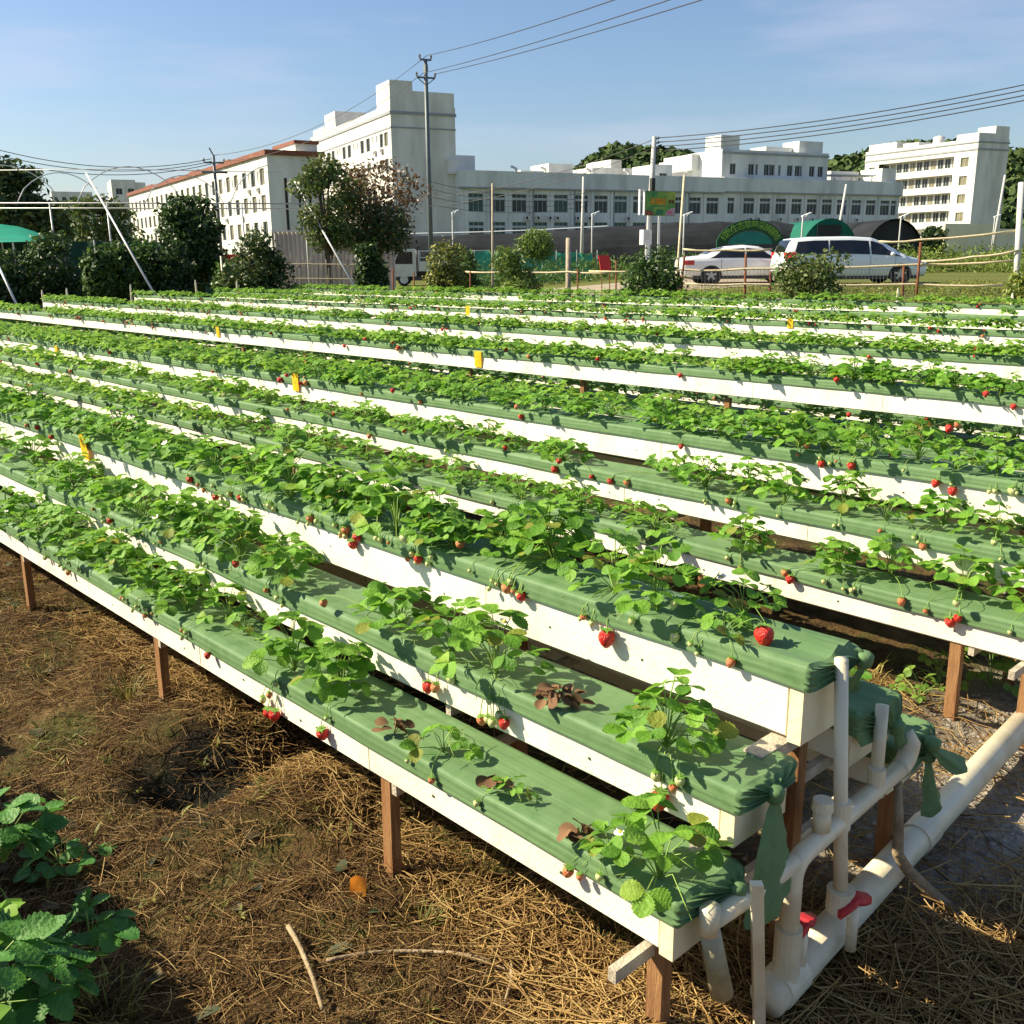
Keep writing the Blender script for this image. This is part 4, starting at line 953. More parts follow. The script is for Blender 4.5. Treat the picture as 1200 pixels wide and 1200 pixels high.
def shell(mb, C, wa, wb, z0, z1, holes_a=(), holes_b=(), parapet=.9, par_t=.25, mi=0):
    """front wall along BA_ (faces -BB_), left wall along BB_ (faces -BA_), plain back walls, roof slab and parapet"""
    C = np.array([C[0], C[1], z0], float)
    facade(mb, C, BA_, -BB_, wa, z0, z1, list(holes_a)); facade(mb, C, BB_, -BA_, wb, z0, z1, list(holes_b))
    facade(mb, C+BA_*wa, BB_, BA_, wb, z0, z1, []); facade(mb, C+BB_*wb, BA_, BB_, wa, z0, z1, [])
    T = C+Z*(z1-z0); mb.add([T, T+BA_*wa, T+BA_*wa+BB_*wb, T+BB_*wb], [[0, 1, 2, 3]], mi)
    if parapet:
        e = .03
        mb.boxb(T-BA_*e-BB_*e, BA_*(wa+2*e), BB_*par_t, Z*parapet, mi); mb.boxb(T-BA_*e+BB_*(par_t-e), BA_*par_t, BB_*(wb-par_t*2+2*e), Z*parapet, mi)
        mb.boxb(T+BA_*(wa+e-par_t)+BB_*(par_t-e), BA_*par_t, BB_*(wb-par_t*2+2*e), Z*parapet, mi); mb.boxb(T-BA_*e+BB_*(wb+e-par_t), BA_*(wa+2*e), BB_*par_t, Z*parapet, mi)
    return C
def band(mb, C, wa, wb, z, h, out, mi=0):
    C = np.array([C[0], C[1], z], float)
    mb.boxb(C-BA_*out-BB_*out, BA_*(wa+2*out), BB_*(out-.004), Z*h, mi); mb.boxb(C-BA_*out-BB_*.004, BA_*(out-.004), BB_*(wb+out), Z*h, mi)
    mb.boxb(C+BA_*(wa+.004)-BB_*.004, BA_*(out-.004), BB_*(wb+out), Z*h, mi)
def block(mb, px0, px1, pyt, t, depth, zb, mi=0):
    """roof-top box whose front-left corner shows at px0 and front right corner at px1"""
    c = P(px0, pyt, t); zt = c[2]; wd = (px1-px0)/FPX*t/.86; O = np.array([c[0], c[1], zb]); mb.boxb(O, BA_*wd, BB_*depth, Z*(zt-zb), mi); return O
GB = -.1
# ---- six storey tower block
c = P(457, 122, 129); C = (c[0], c[1]); zr = c[2]-.9
T = thing('tower_block', 'tallest white six storey block with a blank grey end wall and dark roof band', 'building', (C[0], C[1], GB))
fl = 3.35; hb = []; acs = []
x = 1.2; pat = [(1.4, 1.5), (3.4, 1.5), (6.0, .45), (7.6, .45), (9.2, 1.7), (12.0, 1.7), (15.0, .45), (16.6, .45), (18.4, 1.7), (21.2, 1.7), (24.0, .45), (25.5, .45), (27.2, 1.7), (30, 1.7), (33, .45), (35, 1.7), (38, 1.7)]
for k in range(5):
    for (x, wd) in pat:
        zt = zr-2.35-k*fl; hb.append((x, x+wd, zt-(1.75 if wd > 1 else .9), zt))
mb = MB(); O = shell(mb, C, 9.2, 41, GB, zr, [], hb); mb.build('wall', M['wall_w'], T)
bm = MB(); band(bm, C, 9.2, 41, zr-.25, .35, .14); band(bm, C, 9.2, 41, zr-2.0, .18, .08); bm.build('band', M['band'], T)
for i, h in enumerate(hb):
    if h[3] > 8 or i % 2: window(T, O, BB_, -BA_, h, M['glass_y'] if (h[0] < 20 and i % 3 == 0) else M['glass'], 2 if h[1]-h[0] > 1 else 1)
for x_, k in ((3.5, 0), (6.4, 0), (3.5, 1), (12.3, 1), (9.4, 2)): ac_unit(T, O, BB_, -BA_, x_, zr-2.35-k*fl-2.5)
b_ = np.array([C[0], C[1], zr+.002])
for q in ((.02, .05, 3.2, 5.5, 3.9), (3.23, .05, 5.9, 4, 2.7), (.3, 27, 5, 6, 3.4), (.3, 33.5, 5, 7, 1.9)): MB().boxb(b_+BA_*q[0]+BB_*q[1], BA_*q[2], BB_*q[3], Z*q[4]).build('stair_tower', M['wall_w'], T)
# ---- white building with red cornice at left (set a few degrees round from the others)
_keep = (BA_, BB_); BA_ = np.array([math.cos(math.radians(30.3)), math.sin(math.radians(30.3)), 0]); BB_ = np.array([-BA_[1], BA_[0], 0])
c = P(312, 176, 126); C = (c[0], c[1]); zr = c[2]-.5
T = thing('red_cornice_building', 'long white building with red brown cornice receding to the left', 'building', (C[0], C[1], GB))
hb = []
for k in range(4):
    for i in range(23):
        x = 1.6+i*4.2; zt = zr-1.5-k*3.35; hb.append((x, x+2.0, zt-2.1, zt)); 
        if i < 8: hb.append((x+2.7, x+3.15, zt-1.6, zt-.4))
ha = [(6.0-.45, 6.0+.45, zr-3.4-k*5.2, zr-2.4-k*5.2) for k in range(2)]
mb = MB(); O = shell(mb, C, 7.4, 98, GB, zr, ha, hb, parapet=.5); mb.build('wall', M['wall_w'], T)
bm = MB(); band(bm, C, 7.4, 98, zr-.05, .62, .35); bm.build('cornice', M['redtrim'], T)
n_ = 0
for i, h in enumerate(hb):
    if n_ < 98 and h[3] > 4: window(T, O, BB_, -BA_, h, M['glass_y'] if (i*7) % 5 < 3 else M['glass'], 2 if h[1]-h[0] > 1 else 1); n_ += 1
for h in ha: window(T, O, BA_, -BB_, h, M['glass'], 2)
ub = MB(); b_ = np.array([C[0], C[1], zr+.004]); ub.boxb(b_+BA_*4.3+BB_*1.2, BA_*3.0, BB_*9, Z*1.6); ub.build('upper_storey', M['wall_w'], T)
ub = MB(); ub.boxb(b_+BA_*4.1+BB_*1.0+Z*1.603, BA_*3.4, BB_*9.4, Z*.42); ub.build('upper_cornice', M['redtrim'], T)
[MB().boxb(b_+BA_*1.0+BB_*(22+i*19), BA_*5, BB_*6, Z*1.2).build('roof_shed', M['redtrim'], T) for i in range(4)]
for x_, k in ((4.0, 0), (12.4, 1), (8.2, 0), (20.8, 1), (25, 0), (16.6, 2)): ac_unit(T, O, BB_, -BA_, x_, zr-4.4-k*3.35)
BA_, BB_ = _keep
# end wall pipe and louvre in front of it
lv = thing('louvre_screen', 'slatted pale screen on a dark post before the shaded end wall', 'screen', P(338, 290, 100))
for px0, px1, y0, y1 in ((338, 341, 210, 290), (354, 356, 207, 290), (366, 368, 200, 290)):
    a = P(px0, y1, 100); b = P(px0, y0, 100); MB().boxb(a, BA_*(px1-px0)/FPX*110, BB_*.25, Z*(b[2]-a[2])).build('post', M['dark'], lv)
for i in range(9):
    a = P(340, 240-i*3.6, 99.6); MB().boxb(a, BA_*2.6, BB_*.08, Z*.17).build('slat', M['ac'], lv)
# ---- two storey factory hall facing the camera
c = P(540, 217, 133.5); C = (c[0], c[1]); zr = c[2]+1.55
T = thing('factory_hall', 'long low factory hall with two window rows between pilasters under a deep grey parapet', 'building', (C[0], C[1], GB))
ha = []; pil = []; w1 = 44.0
for i in range(13):
    x = 1.1+i*3.32; pil.append(x-.62)
    for zt in (zr-2.55, zr-2.55-3.75): ha.append((x, x+2.25, zt-2.45, zt))
mb = MB(); O = shell(mb, C, w1, 30, GB, zr, ha, [], parapet=.4)
for x in pil: mb.boxb(O+BA_*x-BB_*.16+Z*.3, BA_*.38, BB_*.15, Z*(zr-2.0-GB-.3))
mb.build('wall', M['wall_g'], T)
pb = MB(); pb.boxb(O-BA_*.3-BB_*.42+Z*(zr-GB-1.75), BA_*(w1+.3), BB_*.41, Z*2.15); pb.build('parapet', M['wall_g'], T)
bm = MB(); bm.boxb(O-BA_*.3-BB_*.47+Z*(zr-GB-1.95), BA_*(w1+.3), BB_*.46, Z*.18); bm.build('band', M['band'], T)
for x in pil[1::2]: MB().tube([O+BA_*(x+.6)-BB_*.10+Z*.3, O+BA_*(x+.6)-BB_*.10+Z*(zr-2.0-GB)], .07, 6).build('downpipe', M['band'], T)
for i, h in enumerate(ha): window(T, O, BA_, -BB_, h, M['glass_g'] if (i % 2 == 1 or i in (0, 14, 8)) else M['glass'], 3, .27)
for i, x in enumerate((11.4, 13.3, 14.5, 17.8, 19.8, 26.4, 9.6)): ac_unit(T, O, BA_, -BB_, x, zr-6.05)
zz = zr+.004; b_ = np.array([C[0], C[1], zz])
for q in ((-1.2, 1.5, 2.1, 4, 1.9), (1.2, 6, 3.6, 5, 2.9), (18.2, 9, 4.2, 6, 2.5), (14, 10, 4.1, 5, 1.5)): MB().boxb(b_+BA_*q[0]+BB_*q[1], BA_*q[2], BB_*q[3], Z*q[4]).build('roof_block', M['wall_w'], T)
for x_ in (9.0, 13.6, 21, 27.5): MB().tube([b_+BA_*x_+BB_*1.2, b_+BA_*x_+BB_*1.2+Z*.9, b_+BA_*(x_-.8)+BB_*1.2+Z*1.2], .18, 8).build('vent_pipe', M['ac'], T)
# ---- second wing of the hall, stepped higher
C2 = (C[0]+BA_[0]*(w1+.02), C[1]+BA_[1]*(w1+.02)); T = thing('factory_wing', 'right wing of the factory with a raised third storey, air conditioners below its windows', 'building', (C2[0], C2[1], GB))
w2 = 37.0; ha = []; pil = []
ha.append((.9, 2.2, zr-4.9, zr-2.5))
for i in range(10):
    x = 4.0+i*3.2; pil.append(x-.6)
    for zt in (zr-2.5, zr-6.25): ha.append((x, x+2.1, zt-2.4, zt))
ha.append((35.2, 36.4, zr-4.9, zr-2.5))
mb = MB(); O = shell(mb, C2, w2, 30, GB, zr+.12, ha, [], parapet=.4)
for x in pil: mb.boxb(O+BA_*x-BB_*.16+Z*.3, BA_*.34, BB_*.15, Z*(zr-2.0-GB-.3))
mb.build('wall', M['wall_g'], T)
pb = MB(); pb.boxb(O-BB_*.40+Z*(zr-GB-1.6), BA_*(w2+.3), BB_*.39, Z*2.0); pb.build('parapet', M['wall_g'], T)
bm = MB(); bm.boxb(O-BB_*.45+Z*(zr-GB-1.8), BA_*(w2+.3), BB_*.44, Z*.18); bm.build('band', M['band'], T)
for i, h in enumerate(ha): window(T, O, BA_, -BB_, h, M['glass'], 3 if h[1]-h[0] > 1.5 else 2, .27)
for x in (5.0, 6.6, 11.0, 14.5, 17.6, 20.9, 23.9, 27.2): ac_unit(T, O, BA_, -BB_, x, zr-6.0)
# raised storey behind
c3 = np.array([C2[0], C2[1], 0])+BA_*1.0+BB_*2.0; hz = []
for i, x in enumerate((1.6, 5.2, 6.6, 8.3, 9.3, 11.2, 13.0, 14.6, 15.6, 17.6, 19.4)): hz.append((x, x+(1.15 if i % 3 != 2 else .5), zr+1.1, zr+2.75))
mb = MB(); O3 = shell(mb, (c3[0], c3[1]), 21.5, 9, zr+.14, zr+4.3, hz, [], parapet=.5)
mb.boxb(O3+BA_*.1+BB_*.6+Z*4.2, BA_*3.6, BB_*4, Z*2.6); mb.boxb(O3+BA_*-1.4+BB_*6+Z*2.0, BA_*1.35, BB_*8, Z*2.4); mb.boxb(O3+BA_*16.5+BB_*1.5+Z*4.2, BA_*5, BB_*4, Z*2.4); mb.boxb(O3+BA_*11+BB_*3+Z*4.2, BA_*5.4, BB_*4, Z*1.5)
mb.build('upper_storey', M['wall_g'], T)
for h in hz: window(T, O3, BA_, -BB_, h, M['glass'], 2)
bm = MB(); bm.boxb(O3-BA_*.1-BB_*.14+Z*4.0, BA_*21.7, BB_*.13, Z*.3); bm.build('band', M['band'], T)
b_ = np.array([C2[0], C2[1], zr+.13]); [MB().boxb(b_+BA_*q[0]+BB_*q[1], BA_*q[2], BB_*5, Z*q[3]).build('roof_block', M['wall_w'], T) for q in ((33.5, .9, 3.2, 2.6), (27, 6, 6.3, 2.4))]
cv = MB(); cv.boxb(b_+BA_*22.8+BB_*1.0+Z*1.3, BA_*9.5, BB_*3.5, Z*.16); [cv.boxb(b_+BA_*q+BB_*1.2, BA_*.12, BB_*.12, Z*1.3) for q in (23.4, 27, 31.6)]; cv.build('canopy', M['ac'], T)
# ---- bright white sheds behind the hall roof
for k, (px0, px1, py, t_, dp, lab, sub) in enumerate(((694, 765, 196, 172, 26, 'white rooftop mass behind the hall left of the concrete pole', (716, 729, 187)), (780, 816, 201, 168, 24, 'white rooftop mass behind the hall right of the concrete pole', (806, 822, 186)))):
    c = P(px0, py, t_); T = thing('rear_building', lab, 'building', (c[0], c[1], GB)); mb = MB(); O = shell(mb, (c[0], c[1]), (px1-px0)/FPX*t_/.86, dp, GB, c[2]-.5, [], [], parapet=.5); mb.build('wall', M['wall_w'], T)
    d_ = P(sub[0], sub[2], t_+6); MB().boxb(np.array([d_[0], d_[1], c[2]-.49]), BA_*(sub[1]-sub[0])/FPX*t_/.86, BB_*9, Z*(d_[2]-c[2]+.5)).build('roof_block', M['wall_w'], T)
c = P(766, 195, 150); T = thing('stair_house', 'narrow grey stair house with one dark window rising over the hall roof behind the billboard', 'building', (c[0], c[1], GB))
mb = MB(); h = (1.1, 2.5, c[2]-2.6, c[2]-.9); O = shell(mb, (c[0], c[1]), 3.4, 6, GB, c[2], [h], [], parapet=.3); mb.build('wall', M['wall_g'], T); window(T, O, BA_, -BB_, h, M['glass'], 2)
# ---- dormitory at right
c = P(1147, 165, 182); C = (c[0], c[1]); zr = c[2]
T = thing('dormitory', 'white four tier dormitory with long open galleries and a slanting grey end wall at right', 'building', (C[0], C[1], GB))
Ld = 28.0; hb = []; gal = []
for k in range(5):
    zt = zr-2.6-k*3.3
    hb.append((1.8, 3.6, zt-1.8, zt-.1)); gal.append((5.2, 24.2, zt-1.75, zt+.35)); hb.append((25.2, 26.8, zt-1.8, zt-.1)) 
mb = MB(); O = shell(mb, C, 8.2, Ld, GB, zr-.1, [], hb+gal, parapet=.6)
mb.build('wall', M['wall_w'], T)
for h in hb: window(T, O, BB_, -BA_, h, M['glass_y'], 2)
for (a, b, z0, z1) in gal:
    g = MB(); A_ = O+BB_*a+Z*(z0-O[2])+BA_*1.52; g.boxb(A_, BB_*(b-a), BA_*.1, Z*(z1-z0)); g.boxb(O+BB_*a+Z*(z0-.12-O[2])+BA_*.26, BB_*(b-a), BA_*1.2, Z*.1); g.boxb(O+BB_*a+Z*(z1+.02-O[2])+BA_*.26, BB_*(b-a), BA_*1.2, Z*.1)
    g.build('gallery', M['wall_w'], T)
    n_ = 11
    for i in range(n_):
        x = a+.25+i*(b-a)/n_; hh = (x, x+1.35, z0+.12, z1-.2)
        if (z1 > 6): window(T, O+BA_*1.28, BB_, -BA_, hh, M['glass'] if i % 3 else M['glass_y'], 2, fw=.05)
bm = MB(); band(bm, C, 8.2, Ld, zr-1.55, .3, .12); band(bm, C, 8.2, Ld, zr-.25, .25, .14); bm.build('band', M['band'], T)
b_ = np.array([C[0], C[1], zr-.095]); [MB().boxb(b_+BA_*q[0]+BB_*q[1]+Z*q[5], BA_*q[2], BB_*q[3], Z*q[4]).build('roof_block', M['wall_w'], T) for q in ((.05, .1, 8.1, 5, 1.6, 0), (4.4, .12, 3.7, 4, 1.3, 1.61), (1, 15, 4, 4, 1.4, 0), (.3, 20, 4, 7.5, 1.9, 0))]
MB().lathe(b_+BA_*2+BB_*11, [(1.1, 0), (1.1, 1.9), (.2, 2.2)], 14).build('water_tank', M['ac'], T, smooth=True)
# ---- low cream wall in front of the dormitory
c = P(1108, 262, 120); z_ = c[2]; T = MB(); T.boxb((c[0], c[1], GB), BA_*9.5, BB_*.3, Z*(z_-GB)); T.boxb(np.array((c[0], c[1], GB))+BA_*9.52, BA_*9, BB_*.3, Z*(z_-GB-.6))
M['cream'] = mat('cream_wall', [(.66, .60, .40), (.74, .69, .50)], .4, .85)
tag(T.build('boundary_wall', M['cream'], None, loc=(c[0], c[1], GB)), 'low cream boundary wall in front of the dormitory at right', 'wall')
# ---- far hints at left
for k, (px0, px1, py, t_, lab) in enumerate(((130, 154, 213, 260, 'small cream block past the far end of the red cornice building'), (60, 100, 226, 420, 'hazy grey block far off at left'), (0, 30, 232, 300, 'pale low block at the left edge behind the trees'))):
    c = P(px0, py, t_); T = thing('distant_block', lab, 'building', (c[0], c[1], GB)); hs = [(1+i*3, 2.6+i*3, c[2]-3.2-k2*3.4, c[2]-1.6-k2*3.4) for i in range(3) for k2 in range(2)]
    mb = MB(); O = shell(mb, (c[0], c[1]), max(6.0, (px1-px0)/FPX*t_/.9), 14, GB, c[2], hs, [], parapet=.6); mb.build('wall', M['wall_w'], T)
    for h in hs: window(T, O, BA_, -BB_, h, M['glass'], 2)
# ------------------------------------------------------------------ hills
M['hill'] = mat('hill_ground', [(.035, .055, .018), (.06, .08, .03)], .05, .95)
M['forest'] = mat('forest', [(.03, .06, .018), (.06, .10, .03)], .05, .8, .2, island=[(.035, .07, .018), (.07, .11, .028), (.13, .17, .05)])
def hill(profile, t0, depth, name, lab, nl, seed, sz):
    xs = np.array([p[0] for p in profile], float); ys = np.array([p[1] for p in profile], float); rows = []; pts = []; rr = np.random.default_rng(seed)
    cols = np.linspace(xs[0], xs[-1], 60); nd = 12
    def hp(px, f):
        crest = P(px, np.interp(px, xs, ys), t0); q = (f*2-1); k = max(0.0, 1-abs(q)**1.7); r = crest-CAM; r[2] = 0; r = r/np.linalg.norm(r)
        base = np.array([crest[0], crest[1], 0])+r*q*depth; return np.array([base[0], base[1], -3+(crest[2]+3)*k])
    for f in np.linspace(0, 1, nd): rows.append([hp(px, f) for px in cols])
    ho = MB().grid(rows).build(name, M['hill'], smooth=True); tag(ho, kind='structure')
    n = nl; px = rr.uniform(xs[0], xs[-1], n); f = rr.uniform(.05, .62, n)
    C_ = np.array([hp(a, b) for a, b in zip(px, f)])
    V = []; 
    for k in range(9):
        o = rr.normal(0, 1, (n, 3)); o /= np.linalg.norm(o, axis=1)[:, None]; cc = C_+o*np.array([1, 1, .8])*sz*rr.uniform(.5, 1.1, (n, 1))+np.array([0, 0, sz*.6])
        a = rr.normal(0, 1, (n, 3)); a /= np.linalg.norm(a, axis=1)[:, None]; b = np.cross(a, o); b /= np.linalg.norm(b, axis=1)[:, None]; s_ = sz*.42
        V.append(np.stack([cc-a*s_, cc-b*s_, cc+a*s_, cc+b*s_], 1).reshape(-1, 3))
    V = np.concatenate(V); Q = np.arange(len(V)).reshape(-1, 4)
    tag(quads_obj('forest', V, Q, M['forest']), lab, 'forest', None, 'stuff')
hill([(560, 300), (640, 240), (680, 206), (700, 190), (722, 181), (745, 184), (775, 186), (800, 188), (840, 200), (900, 212), (945, 212), (960, 206), (985, 196), (1010, 190), (1060, 178), (1120, 178), (1180, 188), (1210, 186), (1300, 176), (1420, 200), (1500, 300)], 420, 120, 'hill', 'dark wooded hills on the skyline behind the buildings', 3000, 3, 3.4)
# ------------------------------------------------------------------ trees and shrubs
M['bark'] = mat('bark', [(.10, .075, .05), (.20, .16, .11)], 8, .9, .2, .5, 30, stretch=(3, 3, .6))
M['bark_pale'] = mat('bark_pale', [(.30, .24, .17), (.42, .36, .27)], 8, .9, .2, .4, 30, stretch=(3, 3, .6))
def fol(name, isl, tr=.22):
    M[name] = mat(name, [isl[0], isl[-1]], 1.6, .5, .35, transl=tr, island=isl, lo=.3, hi=.7)
fol('fol_dark', [(.012, .032, .010), (.025, .06, .014), (.05, .10, .022)])
fol('fol_mid', [(.03, .075, .015), (.06, .13, .022), (.11, .19, .035)])
fol('fol_olive', [(.045, .065, .018), (.09, .12, .03), (.16, .19, .05)])
fol('fol_bright', [(.07, .13, .02), (.14, .21, .03), (.24, .30, .06)])
fol('fol_yellow', [(.09, .12, .015), (.20, .23, .03), (.32, .31, .06)])
fol('fol_red', [(.085, .042, .02), (.15, .085, .04), (.25, .165, .09)], .18)
fol('fol_olive2', [(.05, .055, .02), (.10, .095, .035), (.17, .16, .06)])
def leaf_cloud(blobs, n, size, seed, asp=.5, upb=.3):
    r = np.random.default_rng(seed); w = np.array([b[3] if len(b) > 3 else b[1]*b[1]*b[2] for b in blobs], float); w /= w.sum()
    idx = r.choice(len(blobs), n, p=w); C = np.array([b[0] for b in blobs])[idx]; Rh = np.array([b[1] for b in blobs])[idx]; Rv = np.array([b[2] for b in blobs])[idx]
    o = r.normal(0, 1, (n, 3)); o /= np.linalg.norm(o, axis=1)[:, None]; rad = r.uniform(.15, 1, n)**.42*(1+.12*r.normal(0, 1, n))
    p = C+o*np.stack([Rh, Rh, Rv], 1)*rad[:, None]
    nn = o*.6+r.normal(0, .7, (n, 3))+np.array([0, 0, upb]); nn /= np.linalg.norm(nn, axis=1)[:, None]
    a = np.cross(nn, r.normal(0, 1, (n, 3))); a /= np.linalg.norm(a, axis=1)[:, None]; b = np.cross(nn, a); s = size*r.uniform(.6, 1.3, (n, 1))
    V = np.stack([p-a*s, p-b*s*asp+nn*s*.12, p+a*s-nn*s*.15, p+b*s*asp+nn*s*.12], 1).reshape(-1, 3)
    return V, np.arange(n*4).reshape(-1, 4)
def tree(px, pyb, pyt, wpx, t, name, lab, cat, fols, n, lsz, seed, trunk_h=.25, squash=1.0, nblob=14, bark='bark', group=None, trunk_px=None, asp=.5, shape='round', vis_limbs=5, tr=.05, splitf=None):
    rr = random.Random(seed); g = P(px, pyb, t); base = np.array([g[0], g[1], ground(g[0], g[1])]); top = P(px, pyt, t)[2]; hgt = top-base[2]; rw = wpx/FPX*t/2
    e = thing(name, lab, cat, base, group); cb = base[2]+hgt*trunk_h
    blobs = []
    for i in range(nblob):
        a = rr.uniform(0, 6.28); f = rr.random()
        prof = {'round': math.sin(math.pi*(.12+.8*f))**.6, 'cone': (1-f)**.7*.95+.08, 'vase': .45+.6*f if f < .8 else 1.6*(1.2-f), 'broad': .9 if f < .55 else 1.9*(1.05-f)}[shape]
        rad = rw*prof*rr.uniform(.35, .8); c = base+np.array([math.cos(a)*rad, math.sin(a)*rad, 0]); c[2] = cb+(top-cb)*(.08+.80*f)
        br = rw*rr.uniform(.24, .46); blobs.append((c, br, br*rr.uniform(.6, .95)*squash))
    if shape in ('round', 'broad'): blobs.append((np.array([base[0], base[1], cb+(top-cb)*.48]), rw*.72, (top-cb)*.44)); blobs.append((np.array([base[0], base[1], cb+(top-cb)*.25]), rw*.6, (top-cb)*.28))
    tp = base+np.array([0, 0, hgt*.62]); mb = MB()
    bend = np.array([rr.uniform(-.1, .1)*rw, rr.uniform(-.1, .1)*rw, 0])
    mb.tube([base-np.array([0, 0, .15]), base+np.array([0, 0, hgt*.2])+bend, base+np.array([0, 0, hgt*.42])-bend, tp], [tr*1.3, tr, tr*.7, tr*.3], 8)
    mb.build('trunk', M[bark], e, smooth=True)
    for i in range(min(vis_limbs, len(blobs))):
        b = blobs[i]; st = base+np.array([0, 0, hgt*rr.uniform(.22, .45)]); mid = (st+b[0])/2+np.array([0, 0, hgt*.05])
        MB().tube([st, mid, b[0]], [tr*.55, tr*.4, tr*.15], 6).build('limb', M[bark], e, smooth=True)
    if isinstance(fols, str): fols = [(fols, 1.0)]
    acc = 0
    for k, (fm, fr) in enumerate(fols):
        bl = blobs
        if splitf and k < len(splitf): bl = [b for b in blobs if splitf[k]((b[0]-base)/np.array([rw, rw, hgt]))] or blobs
        V, Q = leaf_cloud(bl, int(n*fr), lsz, seed*7+k, asp); V[:, 2] = np.maximum(V[:, 2], base[2]+.02)
        quads_obj('crown', V, Q, M[fm], parent=e)
    return e
G1 = 'shrubs along the field fence'; G2 = 'bushes at the left field edge'
tree(22, 345, 178, 115, 46, 'broad_tree', 'tall dark broad tree at the left edge behind the green tarp', 'tree', [('fol_dark', .6), ('fol_olive', .4)], 7000, .17, 1, .18, 1, 22, tr=.2)
tree(62, 345, 232, 90, 50, 'feathery_tree', 'feathery mid green tree right of the tall dark tree at far left', 'tree', [('fol_olive', .5), ('fol_mid', .5)], 4500, .16, 2, .1, .8, 18, tr=.12)
tree(122, 340, 226, 105, 54, 'pine_tree', 'pale green layered tree before the far end of the red cornice building', 'tree', [('fol_olive', .7), ('fol_mid', .3)], 4500, .16, 3, .1, .55, 18, tr=.12)
for i, (px, top, w_, t_, f_, lab) in enumerate(((8, 287, 75, 30, 'fol_dark', 'dark bush at the very left edge under the tarp'), (62, 272, 82, 31, 'fol_dark', 'rounded dark citrus bush in front of the tarp edge'), (118, 283, 50, 29, 'fol_mid', 'slim green citrus bush left of the leaning white brace'), (140, 277, 48, 30, 'fol_mid', 'green citrus bush just behind the leaning white brace'), (172, 272, 62, 31, 'fol_mid', 'wide green citrus bush right of the leaning white brace'))):
    tree(px, 348, top, w_, t_, 'citrus_bush', lab, 'bush', [(f_, .8), ('fol_dark' if f_ != 'fol_dark' else 'fol_mid', .2)], 3600, .085, 10+i, .22 if i in (2, 3) else .1, 1, 14, 'bark_pale', G2, tr=.035)
tree(228, 345, 226, 92, 33, 'camphor_tree', 'dense dark rounded tree in front of the red cornice building', 'tree', [('fol_dark', .8), ('fol_mid', .2)], 8500, .10, 20, .2, 1, 24, tr=.12)
tree(203, 345, 278, 70, 31, 'citrus_bush', 'very dark low bush at the foot of the dense rounded tree', 'bush', 'fol_dark', 3600, .085, 21, .08, 1, 14, 'bark', G2)
tree(304, 342, 268, 84, 29, 'round_bush', 'round dark olive bush left of the grey picket fence', 'bush', [('fol_dark', .6), ('fol_olive', .4)], 4200, .08, 22, .1, 1, 16, 'bark', G2)
tree(265, 342, 300, 40, 29.5, 'round_bush', 'small light green bush between two dark ones at the left field edge', 'bush', 'fol_mid', 1600, .08, 23, .1, 1, 9, 'bark', G2)
tree(386, 340, 180, 98, 33, 'sparse_tree', 'thin tree with bare dark trunk and sparse olive leaves beside the reddish tree', 'tree', [('fol_olive', .7), ('fol_mid', .3)], 4600, .085, 24, .36, .9, 24, 'bark', None, tr=.10, shape='vase', vis_limbs=10)
tree(448, 340, 182, 128, 34.5, 'reddish_tree', 'reddish brown leaved tree with a pale forked trunk before the tower block', 'tree', [('fol_red', .34), ('fol_olive2', .2), ('fol_dark', .46)], 6200, .085, 25, .36, 1, 26, 'bark_pale', None, tr=.11, vis_limbs=10,
     splitf=[lambda q: q[2] > .58, lambda q: q[0] < .2, lambda q: q[2] < .62 and q[0] > -.35])
tree(434, 342, 280, 50, 31, 'dark_bush', 'glossy dark bush at the foot of the reddish tree', 'bush', [('fol_dark', .8), ('fol_mid', .2)], 3800, .075, 26, .08, 1, 14, 'bark', G1)
tree(523, 350, 273, 62, 25, 'citrus_bush', 'yellow green young tree in front of the parked truck', 'bush', [('fol_yellow', .45), ('fol_olive', .55)], 2600, .062, 27, .22, 1, 14, 'bark_pale', G1, tr=.03)
tree(547, 350, 284, 40, 27, 'citrus_bush', 'darker green young tree right of the yellow green one', 'bush', 'fol_mid', 1600, .065, 28, .22, 1, 10, 'bark_pale', G1, tr=.03)
tree(620, 352, 272, 92, 23, 'willow_bush', 'bright narrow leaved bush with upright shoots in front of the green screen', 'bush', [('fol_bright', .7), ('fol_mid', .3)], 7000, .085, 29, .06, 1.3, 16, 'bark', G1, tr=.03, asp=.18, shape='vase')
tree(762, 354, 284, 88, 21.5, 'round_bush', 'dense dark green bush left of the white sedan', 'bush', [('fol_dark', .6), ('fol_mid', .4)], 4800, .055, 30, .06, 1, 18, 'bark', G1, tr=.03)
tree(948, 362, 292, 108, 18.5, 'olive_bush', 'loose olive green bush in front of the white van', 'bush', [('fol_olive', .7), ('fol_mid', .3)], 5200, .05, 31, .06, 1, 18, 'bark', G1, tr=.025, vis_limbs=9)
tree(1200, 366, 300, 60, 17.5, 'citrus_bush', 'yellow green bush cut by the right edge', 'bush', [('fol_yellow', .5), ('fol_bright', .5)], 2200, .055, 32, .1, 1, 12, 'bark', G1, tr=.025)
tree(866, 290, 283, 30, 56, 'round_bush', 'small bush on the bank below the arch sign', 'bush', 'fol_mid', 500, .09, 33, .1, 1, 7, 'bark', G1)
tree(1094, 283, 262, 40, 100, 'dark_bush', 'dark bush between the black tunnel end and the cream wall', 'bush', 'fol_dark', 1500, .22, 34, .05, 1, 10, 'bark', G1)
